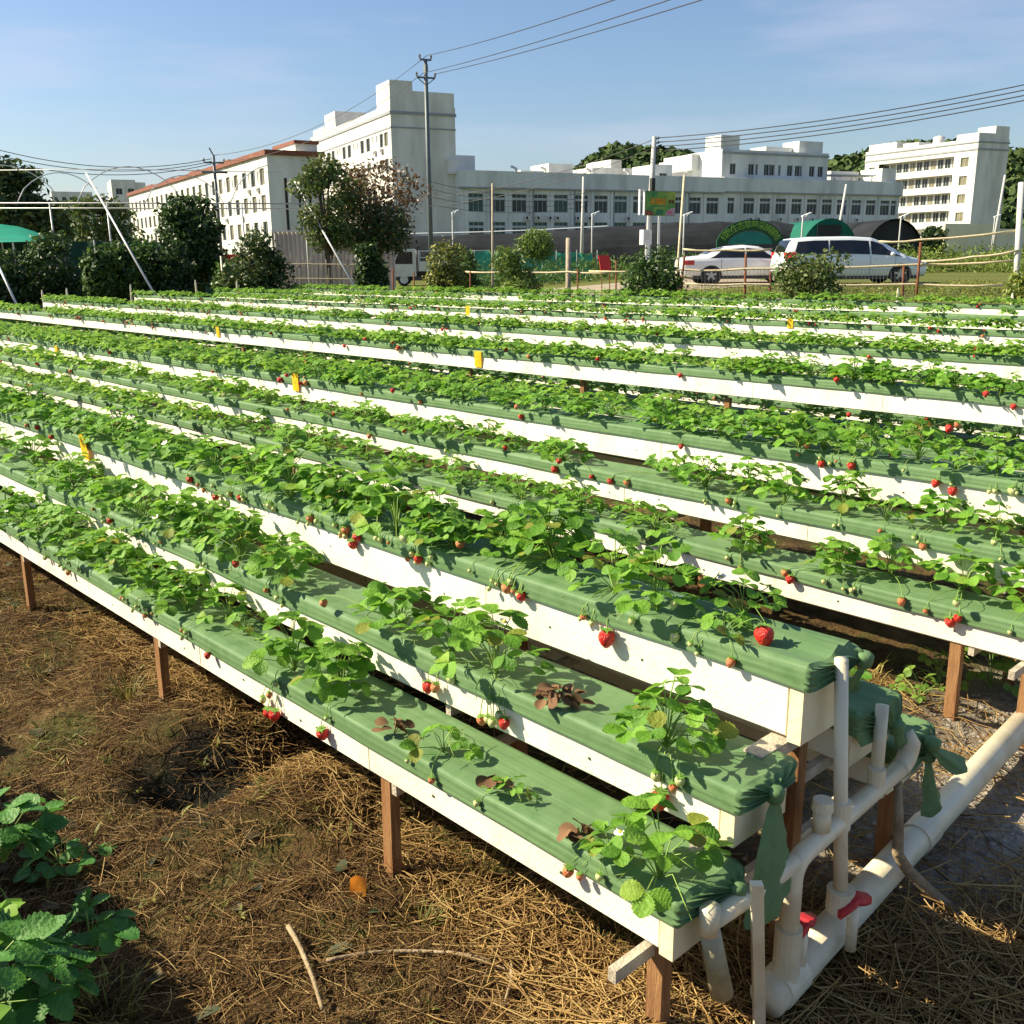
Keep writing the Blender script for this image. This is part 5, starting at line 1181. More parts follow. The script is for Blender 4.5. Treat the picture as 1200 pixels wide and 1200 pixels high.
# weeds mass: along the foot of the green screen, and the bright bank at right
def weed_mass(name, lab, pts, n, size, seed, m):
    r = random.Random(seed); blobs = []
    for (px, py, t, w_, h_) in pts:
        c = P(px, py, t); z0 = ground(c[0], c[1]); blobs.append((np.array([c[0], c[1], z0+h_*.4]), w_, h_*.6))
    V, Q = leaf_cloud(blobs, n, size, seed, .22, .1); V[:, 2] = np.maximum(V[:, 2], -.25); tag(quads_obj(name, V, Q, M[m]), lab, 'weeds', None, 'stuff')
weed_mass('bank_weeds', 'bright green weeds on the bank behind the van at right', [(1040+i*14, 300, 52+(i*5) % 9, 1.6, 1.2+.3*math.sin(i*2)) for i in range(17)], 6500, .17, 3, 'fol_bright')
weed_mass('screen_weeds', 'green weeds growing along the foot of the green screen', [(545+i*13, 310, 49+(i*3) % 5, 1.2, 1.1+.35*math.sin(i*1.7)) for i in range(26)], 5200, .14, 4, 'fol_mid')
weed_mass('edge_weeds', 'low weeds along the far field edge', [(560+i*21, 345, 24+(i*2) % 3, .55, .30) for i in range(31)], 4200, .05, 5, 'fol_olive')
weed_mass('left_edge_weeds', 'dark low weeds along the left field edge', [(-10+i*16, 345, 29+(i*2) % 4, .7, .5) for i in range(28)], 4200, .07, 6, 'fol_dark')
weed_mass('grass', 'short grass on the bank between the field and the parked cars', [(690+i*18, 340, 24+((i*7) % 11), 1.3, .16) for i in range(34)], 9000, .05, 8, 'fol_yellow')
# ------------------------------------------------------------------ bamboo fence at the field edge
M['bamboo'] = mat('bamboo', [(.52, .42, .25), (.66, .57, .38)], 6, .6, .3, stretch=(2, 2, 2))
M['rust'] = mat('rusty_steel', [(.13, .045, .022), (.22, .085, .04)], 14, .8, .2, .3, 80)
M['wire'] = mat('wire', [(.06, .06, .06)], rough=.6)
def fence_thing(name, lab, posts, rails, post_m='rust', pr=.028, mesh=None):
    p0 = P(*posts[0][:1], posts[0][2], posts[0][3]); e = thing(name, lab, 'fence', (p0[0], p0[1], ground(p0[0], p0[1])))
    for (px, y0, y1, t, *lean) in posts:
        b = P(px, y1, t); tp = P(px+(lean[0] if lean else 0), y0, t); b = np.array([b[0], b[1], ground(b[0], b[1])-.15]); MB().tube([b, tp], pr, 7).build('post', M[post_m], e, smooth=True)
    for pts in rails:
        q = [P(*a) for a in pts]; out = []
        for i in range(len(q)-1):
            for f in (0, .33, .66): out.append(q[i]*(1-f)+q[i+1]*f-np.array([0, 0, .03*math.sin(math.pi*f)]))
        out.append(q[-1]); MB().tube(out, .024, 7).build('rail', M['bamboo'], e, smooth=True)
    if mesh:
        x0, x1, y0, y1, t0, t1, n = mesh; w_ = MB()
        for i in range(n):
            f = i/(n-1); px = x0+(x1-x0)*f; t = t0+(t1-t0)*f; w_.tube([P(px, y0, t), P(px+rnd.uniform(-1, 1), y1, t)], .0035, 3, cap=False)
        for k in range(5):
            py = y0+(y1-y0)*k/4; w_.tube([P(x0+(x1-x0)*f, py, t0+(t1-t0)*f) for f in (0, .25, .5, .75, 1)], .003, 3, cap=False)
        w_.build('wire_mesh', M['wire'], e)
    return e
fence_thing('bamboo_fence', 'rusty post fence with pale bamboo rails in front of the sedan and van', [(794, 300, 350, 22.5, 8), (873, 298, 357, 22, 1), (902, 318, 354, 22, 1), (1058, 312, 353, 21.6, 1), (1073, 284, 358, 21.2, 6)],
            [[(690, 318, 23.4), (800, 316, 22.8), (873, 315, 22), (1075, 310, 21.3), (1192, 305, 20.5)], [(798, 332, 22.6), (873, 333, 22), (1070, 333, 21.3), (1178, 334, 20.6)], [(1030, 283, 21.5), (1078, 281, 21.2), (1192, 270, 20.4)], [(1080, 306, 21.2), (1140, 301, 20.7), (1195, 293, 20.3)], [(800, 352, 22.6), (720, 352, 23), (690, 347, 23.4)], [(905, 292, 22), (850, 293, 22.3), (800, 292, 22.6)]], mesh=(800, 1075, 316, 356, 22.4, 21.3, 64))
fence_thing('bamboo_fence', 'bamboo rail fence on thin rusty rods in front of the dirt road', [(460, 315, 352, 27), (485, 318, 352, 26.6), (551, 318, 352, 25.6), (597, 322, 353, 25), (677, 315, 352, 24), (722, 305, 354, 23.5)],
            [[(545, 318.5, 25.7), (600, 318, 25), (665, 318.5, 24.2), (722, 319, 23.5)], [(694, 347, 23.9), (722, 347, 23.5), (760, 347, 23)]], pr=.02)
fp = MB(); b = P(1193, 335, 20.3); b[2] = ground(b[0], b[1])-.2; fp.tube([b, P(1197, 214, 20.3)], .06, 10); tag(fp.build('concrete_post', M['wall_w'], None, loc=b, smooth=True), 'thick pale concrete fence post standing at the right edge', 'post')
for px, y0, y1, t, r, m_, lab in ((577, 215, 350, 25.5, .035, 'bark_pale', 'thin tall pale pole in front of the factory windows, left of the bright bush'), (666, 279, 347, 24.5, .075, 'bark_pale', 'short thick grey post standing between bright bush and red board'), (798, 232, 300, 23, .035, 'bamboo', 'slightly leaning thin pole behind the sedan, beside the billboard')):
    b = P(px+(-6 if px == 798 else 0), y1, t); b = np.array([b[0], b[1], ground(b[0], b[1])-.2]); tag(MB().tube([b, P(px+(4 if px == 798 else 0), y0 if px != 798 else 205, t)], [r, r*.8], 9).build('pole', M[m_], None, loc=b, smooth=True), lab, 'pole')
# small marker stakes at the field edge
ST = [(50, 345, 26, 'first from left'), (77, 343, 25, 'thickest, leaning'), (152, 338, 28, ''), (230, 333, 28, ''), (277, 334, 28, ''), (1054, 346, 17.5, ''), (1187, 352, 16.5, '')]
SL_ = ['short white marker stake at far left under the dark bushes', 'leaning white marker stake beside the start of a white trough at far left', 'short white marker stake below the green citrus bushes', 'small leaning white stake left of the slim grey post at the left field edge', 'small leaning white stake below the round olive bush', 'short white stake at the field edge below the van', 'pale stump stake under the yellow green bush at the right edge']
for (px, py, t, _), lab in zip(ST, SL_):
    c = P(px, py, t); b = np.array([c[0], c[1], ground(c[0], c[1])-.1]); hgt = c[2]-b[2]+.12
    MBs = MB().tube([b, b+np.array([.03*math.sin(px), 0, hgt*.92]), b+np.array([.035*math.sin(px), 0, hgt])], [.03, .028, .012], 8); tag(MBs.build('marker_stake', M['pvc'], None, loc=b), lab, 'stake', 'short stakes at the field edge')
# red board
c = P(709, 308, 33); T = thing('red_board', 'bright red tilted board on short legs behind the bamboo rail', 'board', (c[0], c[1], ground(c[0], c[1])))
M['red'] = mat('red_paint', [(.62, .02, .02), (.70, .035, .03)], 3, .5)
ex = np.array([.97, .24, 0]); ez = norm(np.array([-.16, .12, 1])); ey = np.cross(ez, ex)
MB().boxb(c-ex*.19-ez*.25, ex*.38, ey*.03, ez*.50).build('panel', M['red'], T)
for s in (-.15, .13): q = c+ex*s-ez*.24; MB().tube([q+ey*.04, np.array([q[0]+.02, q[1]+.05, ground(q[0], q[1])-.05])], .018, 6).build('leg', M['rust'], T)
# ------------------------------------------------------------------ utility poles, lamps, cables
M['concrete'] = mat('concrete_pole', [(.42, .42, .40), (.52, .51, .48)], 2, .85, stretch=(1, 1, .3))
M['steel'] = mat('dark_steel_pole', [(.07, .09, .10), (.12, .14, .15)], 1, .5, .5)
M['insul'] = mat('insulator', [(.10, .09, .08), (.16, .14, .12)], 5, .4)
M['lampw'] = mat('lamp_white', [(.68, .70, .70)], rough=.4)
POLE_E = {}
def vpole(name, lab, px, y0, y1, t, r0, r1, m, lean=0):
    tp = P(px, y0, t); b = np.array([tp[0]+lean, tp[1], ground(tp[0], tp[1])-.3]); e = thing(name, lab, 'utility pole', (b[0], b[1], b[2]+.3))
    MB().tube([b, (b+tp)/2, tp], [r0, (r0+r1)/2, r1], 12).build('shaft', m, e, smooth=True); POLE_E[name+lab[:6]] = tp; return e, tp
e, tA = vpole('utility_pole', 'tall dark utility pole with two small crossarms in front of the tower block', 498.5, 70, 290, 62, .17, .12, M['steel'])
def crossarm(e, c, half, nI, m=M['steel'], d=BA_):
    MB().boxb(c-d*half-BB_*.05-Z*.05, d*2*half, BB_*.1, Z*.1).build('crossarm', m, e)
    for i in range(nI):
        q = c+d*half*(2*i/(nI-1)-1) if nI > 1 else c; MB().lathe(q+Z*.06, [(.03, 0), (.075, .04), (.05, .10), (.085, .15), (.04, .24), (.01, .26)], 8).build('insulator', M['insul'], e)
crossarm(e, tA-Z*.0, .38, 2); crossarm(e, tA-Z*1.05, .62, 3)
MB().boxb(tA-Z*.75-BA_*.08-BB_*.2, BA_*.16, BB_*.4, Z*.45).build('bracket', M['steel'], e)
for h_ in (-.62, .62): MB().tube([tA-Z*1.05+BA_*h_, tA-Z*1.5], .03, 6).build('brace', M['steel'], e)
e, tB = vpole('utility_pole', 'pale concrete utility pole rising behind the green billboard', 767, 160, 300, 48, .16, .11, M['concrete'], -.25)
for k in range(4):
    MB().boxb(tB-Z*(.12+k*.2)-BA_*.06, BA_*.3, BB_*.06, Z*.06).build('bracket', M['steel'], e); MB().lathe(tB-Z*(.12+k*.2)+BA_*.24, [(.02, 0), (.05, .03), (.05, .10), (.02, .13)], 8).build('insulator', M['insul'], e)
MB().boxb(tB-Z*2.55-BA_*.28-BB_*.3, BA_*.2, BB_*.2, Z*.6).build('junction_box', M['dark'], e)
e, tC = vpole('utility_pole', 'thin concrete pole leaning slightly before the factory windows', 684, 207, 300, 66, .13, .09, M['concrete'], -.12)
e, tD = vpole('utility_pole', 'thin grey pole leaning in front of the factory wing above the green tunnel', 992, 216, 300, 70, .13, .09, M['concrete'], -.6)
e, tE = vpole('utility_pole', 'grey pole beside the shaded end wall of the dormitory', 1178, 205, 300, 95, .16, .11, M['concrete'], -.5)
e, tF = vpole('utility_pole', 'short utility pole with a dark transformer crossarm in front of the red cornice roofline', 250, 182, 300, 70, .13, .10, M['steel'])
crossarm(e, tF-Z*.5, .7, 3); MB().boxb(tF-Z*1.2-BA_*.9, BA_*1.8, BB_*.25, Z*.14).build('crossarm', M['steel'], e); MB().tube([tF, tF+Z*.5-BA_*.25], .05, 6).build('bracket', M['steel'], e)
LLB = ['leftmost white street lamp, beside the tower block wall', 'white street lamp over the black net left of the billboard', 'white street lamp right behind the leaning thin pole', 'white street lamp just left of the green tunnel end', 'white street lamp between the tunnel ends', 'white street lamp by the cream wall at far right']
for (px, y0, y1, t), lab in zip(((530, 249, 290, 66), (694, 251, 290, 66), (802, 252, 290, 60), (941, 253, 290, 60), (1056, 254, 290, 62), (1166, 254, 290, 85)), LLB):
    tp = P(px, y0, t); b = np.array([tp[0], tp[1], ground(tp[0], tp[1])-.2]); e = thing('street_lamp', lab, 'street lamp', (b[0], b[1], b[2]+.2), 'white street lamps along the road')
    MB().tube([b, tp], [.06, .045], 8).build('post', M['concrete'], e, smooth=True); d_ = norm(np.array([.86, -.1, .32])); MB().boxb(tp-Z*.05, d_*.55, BB_*.16, Z*.07).build('lamp_head', M['lampw'], e); MB().tube([tp-Z*.25, tp+d_*.3], .02, 6).build('arm', M['lampw'], e)
M['cable'] = mat('cable', [(.03, .03, .035)], rough=.5)
def cable(lab, a, b, sag, r=.022, n=18, grp='overhead cables'):
    a, b = np.asarray(a, float), np.asarray(b, float); pts = [a*(1-f)+b*f-np.array([0, 0, sag*4*f*(1-f)]) for f in np.linspace(0, 1, n)]
    tag(MB().tube(pts, r, 5).build('overhead_cable', M['cable'], None, loc=a, smooth=True), lab, 'cable', grp)
wa = [tA+BA_*.1+Z*.25, tA-Z*.8+BA_*-.2, tA-Z*.8+BA_*.62]
for k, ((x, y), lab) in enumerate((((760, -14), 'uppermost cable running up right from the tall dark pole'), ((850, -22), 'middle cable running up right from the tall dark pole'), ((880, -18), 'lowest of three cables running up right from the tall dark pole'))): cable(lab, wa[k], P(x, y, 30), .15, .020)
for k, ((x, y), lab) in enumerate((((250, 182), 'cable running down left from the top of the tall dark pole'), ((252, 190), 'lower cable running down left from the tall dark pole past the tower roof'))): cable(lab, wa[k], P(x, y, 70), 1.2, .018)
for k, (dy, lab) in enumerate(((0, 'uppermost of the four cables right of the concrete pole'), (6.5, 'second of the four cables right of the concrete pole'), (13, 'third of the four cables right of the concrete pole'), (19, 'lowest of the four cables right of the concrete pole'))):
    cable(lab, tB-Z*(.05+k*.2)+BA_*.24, P(1290, 80+dy, 36), .35, .022); 
for k, lab in ((0, 'upper cable dropping left from the concrete pole'), (2, 'lower cable dropping left from the concrete pole')): cable(lab, tB-Z*(.05+k*.2)+BA_*.2, P(500, 232+k*5, 62.2), .5, .018)
for k in range(4): cable('cable %s crossing the blank end wall from the tall dark pole to the factory' % ('topmost', 'second', 'third', 'lowest')[k], P(501, 212+k*9, 62), P(690, 226+k*5, 66), .5, .014)
for k, lab in enumerate(('upper long cable at far left dipping over the dark tree', 'middle long cable at far left dipping over the dark tree', 'lower long cable at far left over the dark tree')): cable(lab, P(-40, 165+k*7, 60), P(248, 186+k*3, 69.9), 1.0, .024)
# ------------------------------------------------------------------ black shade-net tunnels, arch gate, green screen
M['net'] = mat('black_net', [(.016, .018, .021), (.029, .032, .037)], .6, .9, .08, .35, 14, stretch=(.5, .5, 1.2))
M['net_g'] = mat('green_net', [(.006, .085, .055), (.012, .13, .085)], .8, .7, .2, .2, 14)
M['screen'] = mat('green_screen', [(.03, .26, .16), (.06, .36, .24)], .7, .65, .3, .2, 8)
def ridge_net(lab, pts, dep, name='shade_net_tunnel'):
    """long tunnel: pts = (px, py of top, t); front slope down to the ground, rounded back"""
    rows = []
    for (px, py, t) in pts:
        tp = P(px, py, t); g = ground(tp[0], tp[1])-.1; r = []
        for f in np.linspace(0, math.pi, 15): r.append(np.array([tp[0]+.35*dep*math.cos(f)*.0, tp[1]-dep*math.cos(f), g+(tp[2]-g)*(math.sin(f)**.75)+.05*math.sin(px*.7+f*5)*math.sin(f)]))
        rows.append(r)
    fine = []
    for i in range(len(rows)-1):
        for k in range(6): 
            f = k/6; fine.append([a*(1-f)+b*f-np.array([0, 0, .10*math.sin(math.pi*f)*(math.sin(math.pi*j/14))]) for j, (a, b) in enumerate(zip(rows[i], rows[i+1]))])
    fine.append(rows[-1]); mb = MB().grid(fine); k = len(mb.v); mb.f.append([k-15+i for i in range(15)]); mb.m.append(0); mb.f.append([i for i in range(15)][::-1]); mb.m.append(0)
    return mb, rows
mb, rows = ridge_net('', [(432, 276, 76), (480, 275, 75), (560, 273, 74), (640, 270, 73), (720, 265, 72), (790, 261, 71), (840, 258.5, 70.5), (905, 259, 70), (945, 262, 70)], 3.6)
T = thing('shade_net_tunnel', 'long black shade net covering running below the factory windows', 'net tunnel', (rows[0][0][0], rows[0][0][1], 0)); mb.build('net', M['net'], T)
wl = MB(); wl.tube([P(x, y-1, t-.2) for (x, y, t) in ((432, 276, 75.8), (560, 273, 73.8), (640, 270, 72.8), (712, 266, 72))], .05, 6); wl.build('rope', M['lampw'], T)
def tunnel_end(lab, px0, px1, pyt, t, length, m, dark, name='net_tunnel'):
    a = P(px0, 290, t); b = P(px1, 290, t); tp = P((px0+px1)/2, pyt, t); g = ground(tp[0], tp[1])-.1; c = (a+b)/2; hw = np.linalg.norm((b-a)[:2])/2; e = thing(name, lab, 'net tunnel', (c[0], c[1], g+.1))
    ex = norm(np.array([b[0]-a[0], b[1]-a[1], 0])); ey = np.array([-ex[1], ex[0], 0]); hg = tp[2]-g; arc = [ex*hw*math.cos(f)+Z*hg*(math.sin(f)**.8) for f in np.linspace(0, math.pi, 17)]; o = np.array([c[0], c[1], g])
    MB().grid([[o+q for q in arc], [o+q+ey*length for q in arc]]).build('net', M[m], e, smooth=True)
    f_ = MB(); f_.add([o+q+ey*.02 for q in arc], [list(range(17))]) if not dark else None
    if dark: 
        dk = [o+q*np.array([1, 1, .97])+ey*.35 for q in arc]; MB().add(dk, [list(range(17))]).build('opening', M['dark'], e)  # near-black sheet across the mouth, stands in for the shade inside
    else:
        f_.build('end_panel', M[m], e); w0 = hw*.40; MB().boxb(o-ex*w0*1.1-ey*.12+Z*.05, ex*w0*1.9, ey*.06, Z*hg*.86).build('opening', M['dark'], e)  # near-black slab on the end panel, stands in for the shaded gap
    return e
tunnel_end('green net tunnel end with a tall black opening, right of the arch sign', 936, 1008, 256, 64, 8, 'net_g', False)
tunnel_end('black net tunnel end with a dark low arch at right, before the dormitory', 1012, 1084, 256.5, 66, 10, 'net', True)
tp_ = P(915, 280, 62); bt = MB(); bt.add([P(905, 290, 62), P(938, 290, 62), P(938, 268, 62.4), P(922, 276, 62.2)], [[0, 1, 2, 3]])
M['blue'] = mat('blue_sheet', [(.02, .03, .14), (.04, .05, .22)], 2, .6)
# arch sign
M['sign_g'] = mat('sign_dark_green', [(.008, .06, .02), (.014, .09, .03)], 2, .6); M['sign_y'] = mat('sign_lime', [(.22, .42, .05), (.28, .48, .08)], 4, .6); M['sign_t'] = mat('sign_teal', [(.01, .16, .13), (.02, .22, .18)], 3, .6)
tA_ = 62.0; c0 = P(879, 288, tA_); T = thing('arch_sign', 'dark green arched entrance sign with lime lettering above the parked cars', 'sign', (c0[0], c0[1], ground(c0[0], c0[1])))
hw = 40/FPX*tA_; top = P(879, 257.5, tA_)[2]-c0[2]; ex = np.array([1.0, 0, 0])
def arcp(f, k): return c0+ex*(-math.cos(f)*hw*k)+Z*(math.sin(f)*top*k**1.4)
am = MB()
fs = np.linspace(.10, math.pi-.10, 25)
for side, off in ((0, -.06), (1, .06)):
    am.grid([[arcp(f, 1)+np.array([0, off, 0]) for f in fs], [arcp(f, .68)+np.array([0, off, 0]) for f in fs]])
am.grid([[arcp(f, 1)+np.array([0, -.06, 0]) for f in fs], [arcp(f, 1)+np.array([0, .06, 0]) for f in fs]]); am.build('arch_board', M['sign_g'], T)
lw = MB(); lw.add([arcp(f, .66)+np.array([0, -.02, 0]) for f in fs], [list(range(25))]); lw.build('lower_panel', M['sign_t'], T)
for s in (-.93, .93): q = c0+ex*hw*s; MB().boxb(np.array([q[0]-.12, q[1]-.1, ground(q[0], q[1])-.1]), (.24, 0, 0), (0, .2, 0), (0, 0, c0[2]-ground(q[0], q[1])+.5)).build('post', M['sign_g'], T)
def text_mesh(name, body, size, loc, ex, ez, mats, parent, depth=.012, center=True):
    cu = bpy.data.curves.new(name, 'FONT'); cu.body = body; cu.size = size; cu.extrude = depth; cu.resolution_u = 3
    if center: cu.align_x = 'CENTER'; cu.align_y = 'CENTER'
    o = bpy.data.objects.new(name, cu); COL.objects.link(o); dg = bpy.context.evaluated_depsgraph_get(); me = bpy.data.meshes.new_from_object(o.evaluated_get(dg)); bpy.data.objects.remove(o)
    me.materials.clear(); me.materials.append(mats); q = bpy.data.objects.new(name, me); COL.objects.link(q)
    ex = norm(np.asarray(ex, float)); ez = norm(np.asarray(ez, float)); ey = np.cross(ex, ez)          # local x, y(up), z(out)
    lo = np.asarray(loc, float)-(WL[parent.name] if parent else 0)
    q.matrix_world = Matrix(((ex[0], ez[0], ey[0], lo[0]), (ex[1], ez[1], ey[1], lo[1]), (ex[2], ez[2], ey[2], lo[2]), (0, 0, 0, 1)))
    if parent: mw_ = q.matrix_world.copy(); q.parent = parent; q.matrix_local = mw_
    return q
chars = '绿色生态草莓采摘基地'
for i, ch in enumerate(chars):
    f = .48+(math.pi-.96)*i/(len(chars)-1); p_ = arcp(f, .84)+np.array([0, -.09, 0]); rx = np.array([math.sin(f), 0, math.cos(f)*.75]); rz = np.array([-rx[2], 0, rx[0]])
    text_mesh('letter', ch, .50, p_, rx, rz, M['sign_y'], T)
# billboard
t_ = 45.0; a = P(756, 252.5, t_); b = P(791, 251.5, t_+1.0); tl = P(757, 224, t_); T = thing('billboard', 'green billboard with orange characters on two thin legs', 'billboard', (a[0], a[1], ground(a[0], a[1])))
ex = norm((b-a)*np.array([1, 1, 0])); ez = Z; hgt = tl[2]-a[2]; wdt = np.linalg.norm((b-a)[:2]); ey = np.cross(ez, ex)
def img_mat():
    m = bpy.data.materials.new('billboard_print'); m.use_nodes = True; nt = m.node_tree; N = nt.nodes; L = nt.links; bs = N['Principled BSDF']; bs.inputs['Roughness'].default_value = .5
    g = N.new('ShaderNodeTexCoord'); n = N.new('ShaderNodeTexNoise'); n.inputs['Scale'].default_value = 1.6; n.inputs['Detail'].default_value = 4; L.new(g.outputs['Object'], n.inputs['Vector'])
    c = N.new('ShaderNodeValToRGB'); e = c.color_ramp.elements; e[0].position = .36; e[0].color = (.02, .16, .035, 1); e[1].position = .66; e[1].color = (.26, .33, .03, 1); q = e.new(.5); q.color = (.10, .25, .03, 1); L.new(n.outputs['Fac'], c.inputs['Fac']); L.new(c.outputs['Color'], bs.inputs['Base Color']); return m
MB().boxb(a, ex*wdt, ey*.10, ez*hgt).build('panel', img_mat(), T)
sd = MB(); sd.boxb(a-ex*.34+Z*.02, ex*.07, ey*.10, ez*hgt*.98); sd.boxb(a-ex*.06+Z*.02, ex*.045, ey*.10, ez*hgt*.98); sd.boxb(a-ex*.34+Z*(hgt*.98+.022), ex*.325, ey*.10, Z*.06); sd.build('side_frame', M['lampw'], T)
M['pinkgrey'] = mat('print_pink', [(.30, .22, .26), (.42, .30, .34)], 3, .6); M['dkred'] = mat('print_dark_red', [(.12, .03, .02), (.20, .07, .03)], 5, .6); M['teal2'] = mat('print_teal', [(.02, .18, .08), (.03, .12, .04)], 5, .6); M['orange_p'] = mat('print_orange', [(.62, .22, .01), (.70, .30, .02)], 5, .5); M['pinkf'] = mat('print_pink_flower', [(.50, .12, .25), (.40, .08, .16)], 5, .5)
def flat(name, m, pts, o): 
    mb = MB(); mb.add([a+ex*wdt*x+Z*hgt*z-ey*o for x, z in pts], [list(range(len(pts)))]); mb.build(name, M[m], T)
flat('print_patch', 'dkred', [(.01, .01), (.30, .01), (.26, .14), (.12, .22), (.01, .24)], .004); flat('print_patch', 'teal2', [(.32, .01), (.56, .01), (.62, .22), (.5, .27), (.36, .25)], .005); flat('print_patch', 'pinkgrey', [(.64, .01), (.99, .01), (.99, .34), (.86, .32), (.72, .20)], .006); flat('print_patch', 'pinkf', [(.74, .06), (.86, .06), (.89, .16), (.80, .24), (.73, .15)], .009)
text_mesh('lettering', '采摘园', hgt*.30, a+ex*wdt*.42+Z*hgt*.57-ey*.012, ex, ez, M['orange_p'], T); text_mesh('lettering', '草莓', hgt*.17, a+ex*wdt*.86+Z*hgt*.57-ey*.012, ex, ez, M['dkred'], T)
flat('print_line', 'teal2', [(.30, .36), (.68, .38), (.68, .42), (.30, .40)], .005)
for f in (.16, .50): q = a+ex*wdt*f+ey*.05; MB().boxb(np.array([q[0]-.05, q[1], ground(q[0], q[1])-.1]), (.1, 0, 0), (0, .1, 0), (0, 0, a[2]-ground(q[0], q[1])+.1)).build('leg', M['lampw'], T)
# meter box on a post
c = P(759, 278, 43.5); T = thing('meter_box', 'small white meter cabinet on a post under the billboard', 'meter box', (c[0], c[1], ground(c[0], c[1])))
MB().boxb(c-ex*.26-Z*.32, ex*.5, ey*.25, Z*.64).build('cabinet', M['lampw'], T); flat2 = MB(); flat2.boxb(c-ex*.13-Z*.12-ey*.012, ex*.22, ey*.01, Z*.3); flat2.build('door_panel', M['ac'], T)
MB().boxb(np.array([c[0]-.05, c[1]+.05, ground(c[0], c[1])-.1]), (.1, 0, 0), (0, .1, 0), (0, 0, c[2]-.3-ground(c[0], c[1])+.1)).build('post', M['lampw'], T)
# green screen fence
mb = MB(); rows = []
for px in range(556, 700, 6):
    a_ = P(px, 294+.02*(px-556)+1.0*math.sin(px*.25), 54); g = ground(a_[0], a_[1])-.05; rows.append([np.array([a_[0], a_[1]+.05*math.sin(px*.6+k), g+(a_[2]-g)*k/5]) for k in range(6)])
mb.grid(rows); o = rows[0][0]; T = thing('green_screen', 'teal green netting screen behind the bright bush and red board', 'screen', o); mb.build('netting', M['screen'], T)
for px in range(556, 705, 24): q = P(px, 293, 53.9); MB().tube([np.array([q[0], q[1], ground(q[0], q[1])-.1]), q], .03, 6).build('post', M['concrete'], T)
# ------------------------------------------------------------------ left side: tarp, dark net, bare greenhouse frame, picket fence
M['tarp'] = mat('green_tarp', [(.008, .22, .13), (.015, .30, .19)], .8, .5, .35, .2, 5); M['net_dg'] = mat('dark_green_net', [(.004, .035, .022), (.008, .055, .035)], .6, .7, .2, .2, 10); M['gal'] = mat('galvanised_pipe', [(.50, .50, .47), (.62, .61, .57)], 3, .45, .5, metal=.15)
t_ = 36; T = thing('tarp_roof', 'bright teal green tarp roof at the far left edge', 'tarp', P(20, 285, t_))
rows = []
for i, (px, y0, y1) in enumerate(((-90, 255, 284), (-40, 258, 284), (-5, 262, 284), (20, 265, 283.5), (40, 271, 283), (60, 280, 283))): rows.append([P(px, y1+(y0-y1)*k/5, t_+k*1.1)-np.array([0, 0, .12*math.sin(k/5*math.pi)]) for k in range(6)])
MB().grid(rows).build('tarp', M['tarp'], T, smooth=True)
for px in (-30, 15, 58): q = P(px, 284, t_+.1); MB().tube([np.array([q[0], q[1], ground(q[0], q[1])-.1]), q], .035, 7).build('post', M['gal'], T)
T = thing('net_fence', 'dark green net fence behind the citrus bushes at left', 'fence', P(60, 345, 38)); rows = []
for px in range(-70, 262, 9):
    q = P(px, 282+.01*px+.8*math.sin(px*.3), 38); g = ground(q[0], q[1])-.05; rows.append([np.array([q[0], q[1]+.06*math.sin(px*.4+k), g+(q[2]-g)*k/4]) for k in range(5)])
MB().grid(rows).build('net', M['net_dg'], T)
for px in range(-70, 262, 36): q = P(px, 281, 37.9); MB().tube([np.array([q[0], q[1], ground(q[0], q[1])-.1]), q], .03, 6).build('post', M['gal'], T)
# bare tunnel frame
T = thing('greenhouse_frame', 'bare white pipe frame of an uncovered greenhouse with arched hoops at left', 'greenhouse frame', P(60, 345, 34))
def pipe(pts, r=.03, nm='hoop'): MB().tube(pts, r, 7).build(nm, M['gal'], T, smooth=True)
for y_, t0, nm in ((238, 34, 'eave_pipe'), (244, 37, 'eave_pipe')): pipe([P(-40, y_, t0), P(150, y_, t0), P(420, y_+1, t0)], .024, nm)
for px in (-15, 58, 125, 205, 283, 357): q = P(px, 238, 34); pipe([np.array([q[0], q[1], ground(q[0], q[1])-.1]), q], .03, 'post')
def hoop(x0, x1, y0, t0, t1, rise):
    a = P(x0, y0, t0); b = P(x1, y0, t1); pipe([a*(1-f)+b*f+Z*rise*math.sin(math.pi*f)**.62 for f in np.linspace(0, 1, 13)], .018)
for k, (x0, x1, rs) in enumerate(((-60, 72, 1.3), (20, 122, 1.1), (90, 215, 1.25), (170, 262, 1.0), (270, 372, 1.3))): hoop(x0, x1, 238, 34, 37+(k % 2)*4, rs)
pipe([P(-40, 200, 35.5), P(130, 198, 35.5), P(330, 202, 35.5)], .014, 'ridge_pipe')
def brace(a, b, lab, r=.032):
    p0, p1 = P(*a), P(*b); MBx = MB().tube([p0, p1], r, 8); tag(MBx.build('brace_pole', M['gal'], None, loc=p1, smooth=True), lab, 'pole', 'leaning brace poles')
brace((101, 203, 31), (184, 350, 27.5), 'long white brace pole leaning from upper left in front of the citrus bushes')
brace((-14, 285, 27), (19, 356, 25), 'white brace pole leaning at the very left edge')
brace((345, 212, 33), (420, 344, 30), 'white brace pole leaning across the picket fence below the sparse tree')
q = P(259, 300, 29); b = np.array([q[0], q[1], ground(q[0], q[1])-.1]); tag(MB().tube([b, q], .03, 7).build('slim_post', M['pvc'], None, loc=b, smooth=True), 'slim pale post standing before the small light green bush', 'post')
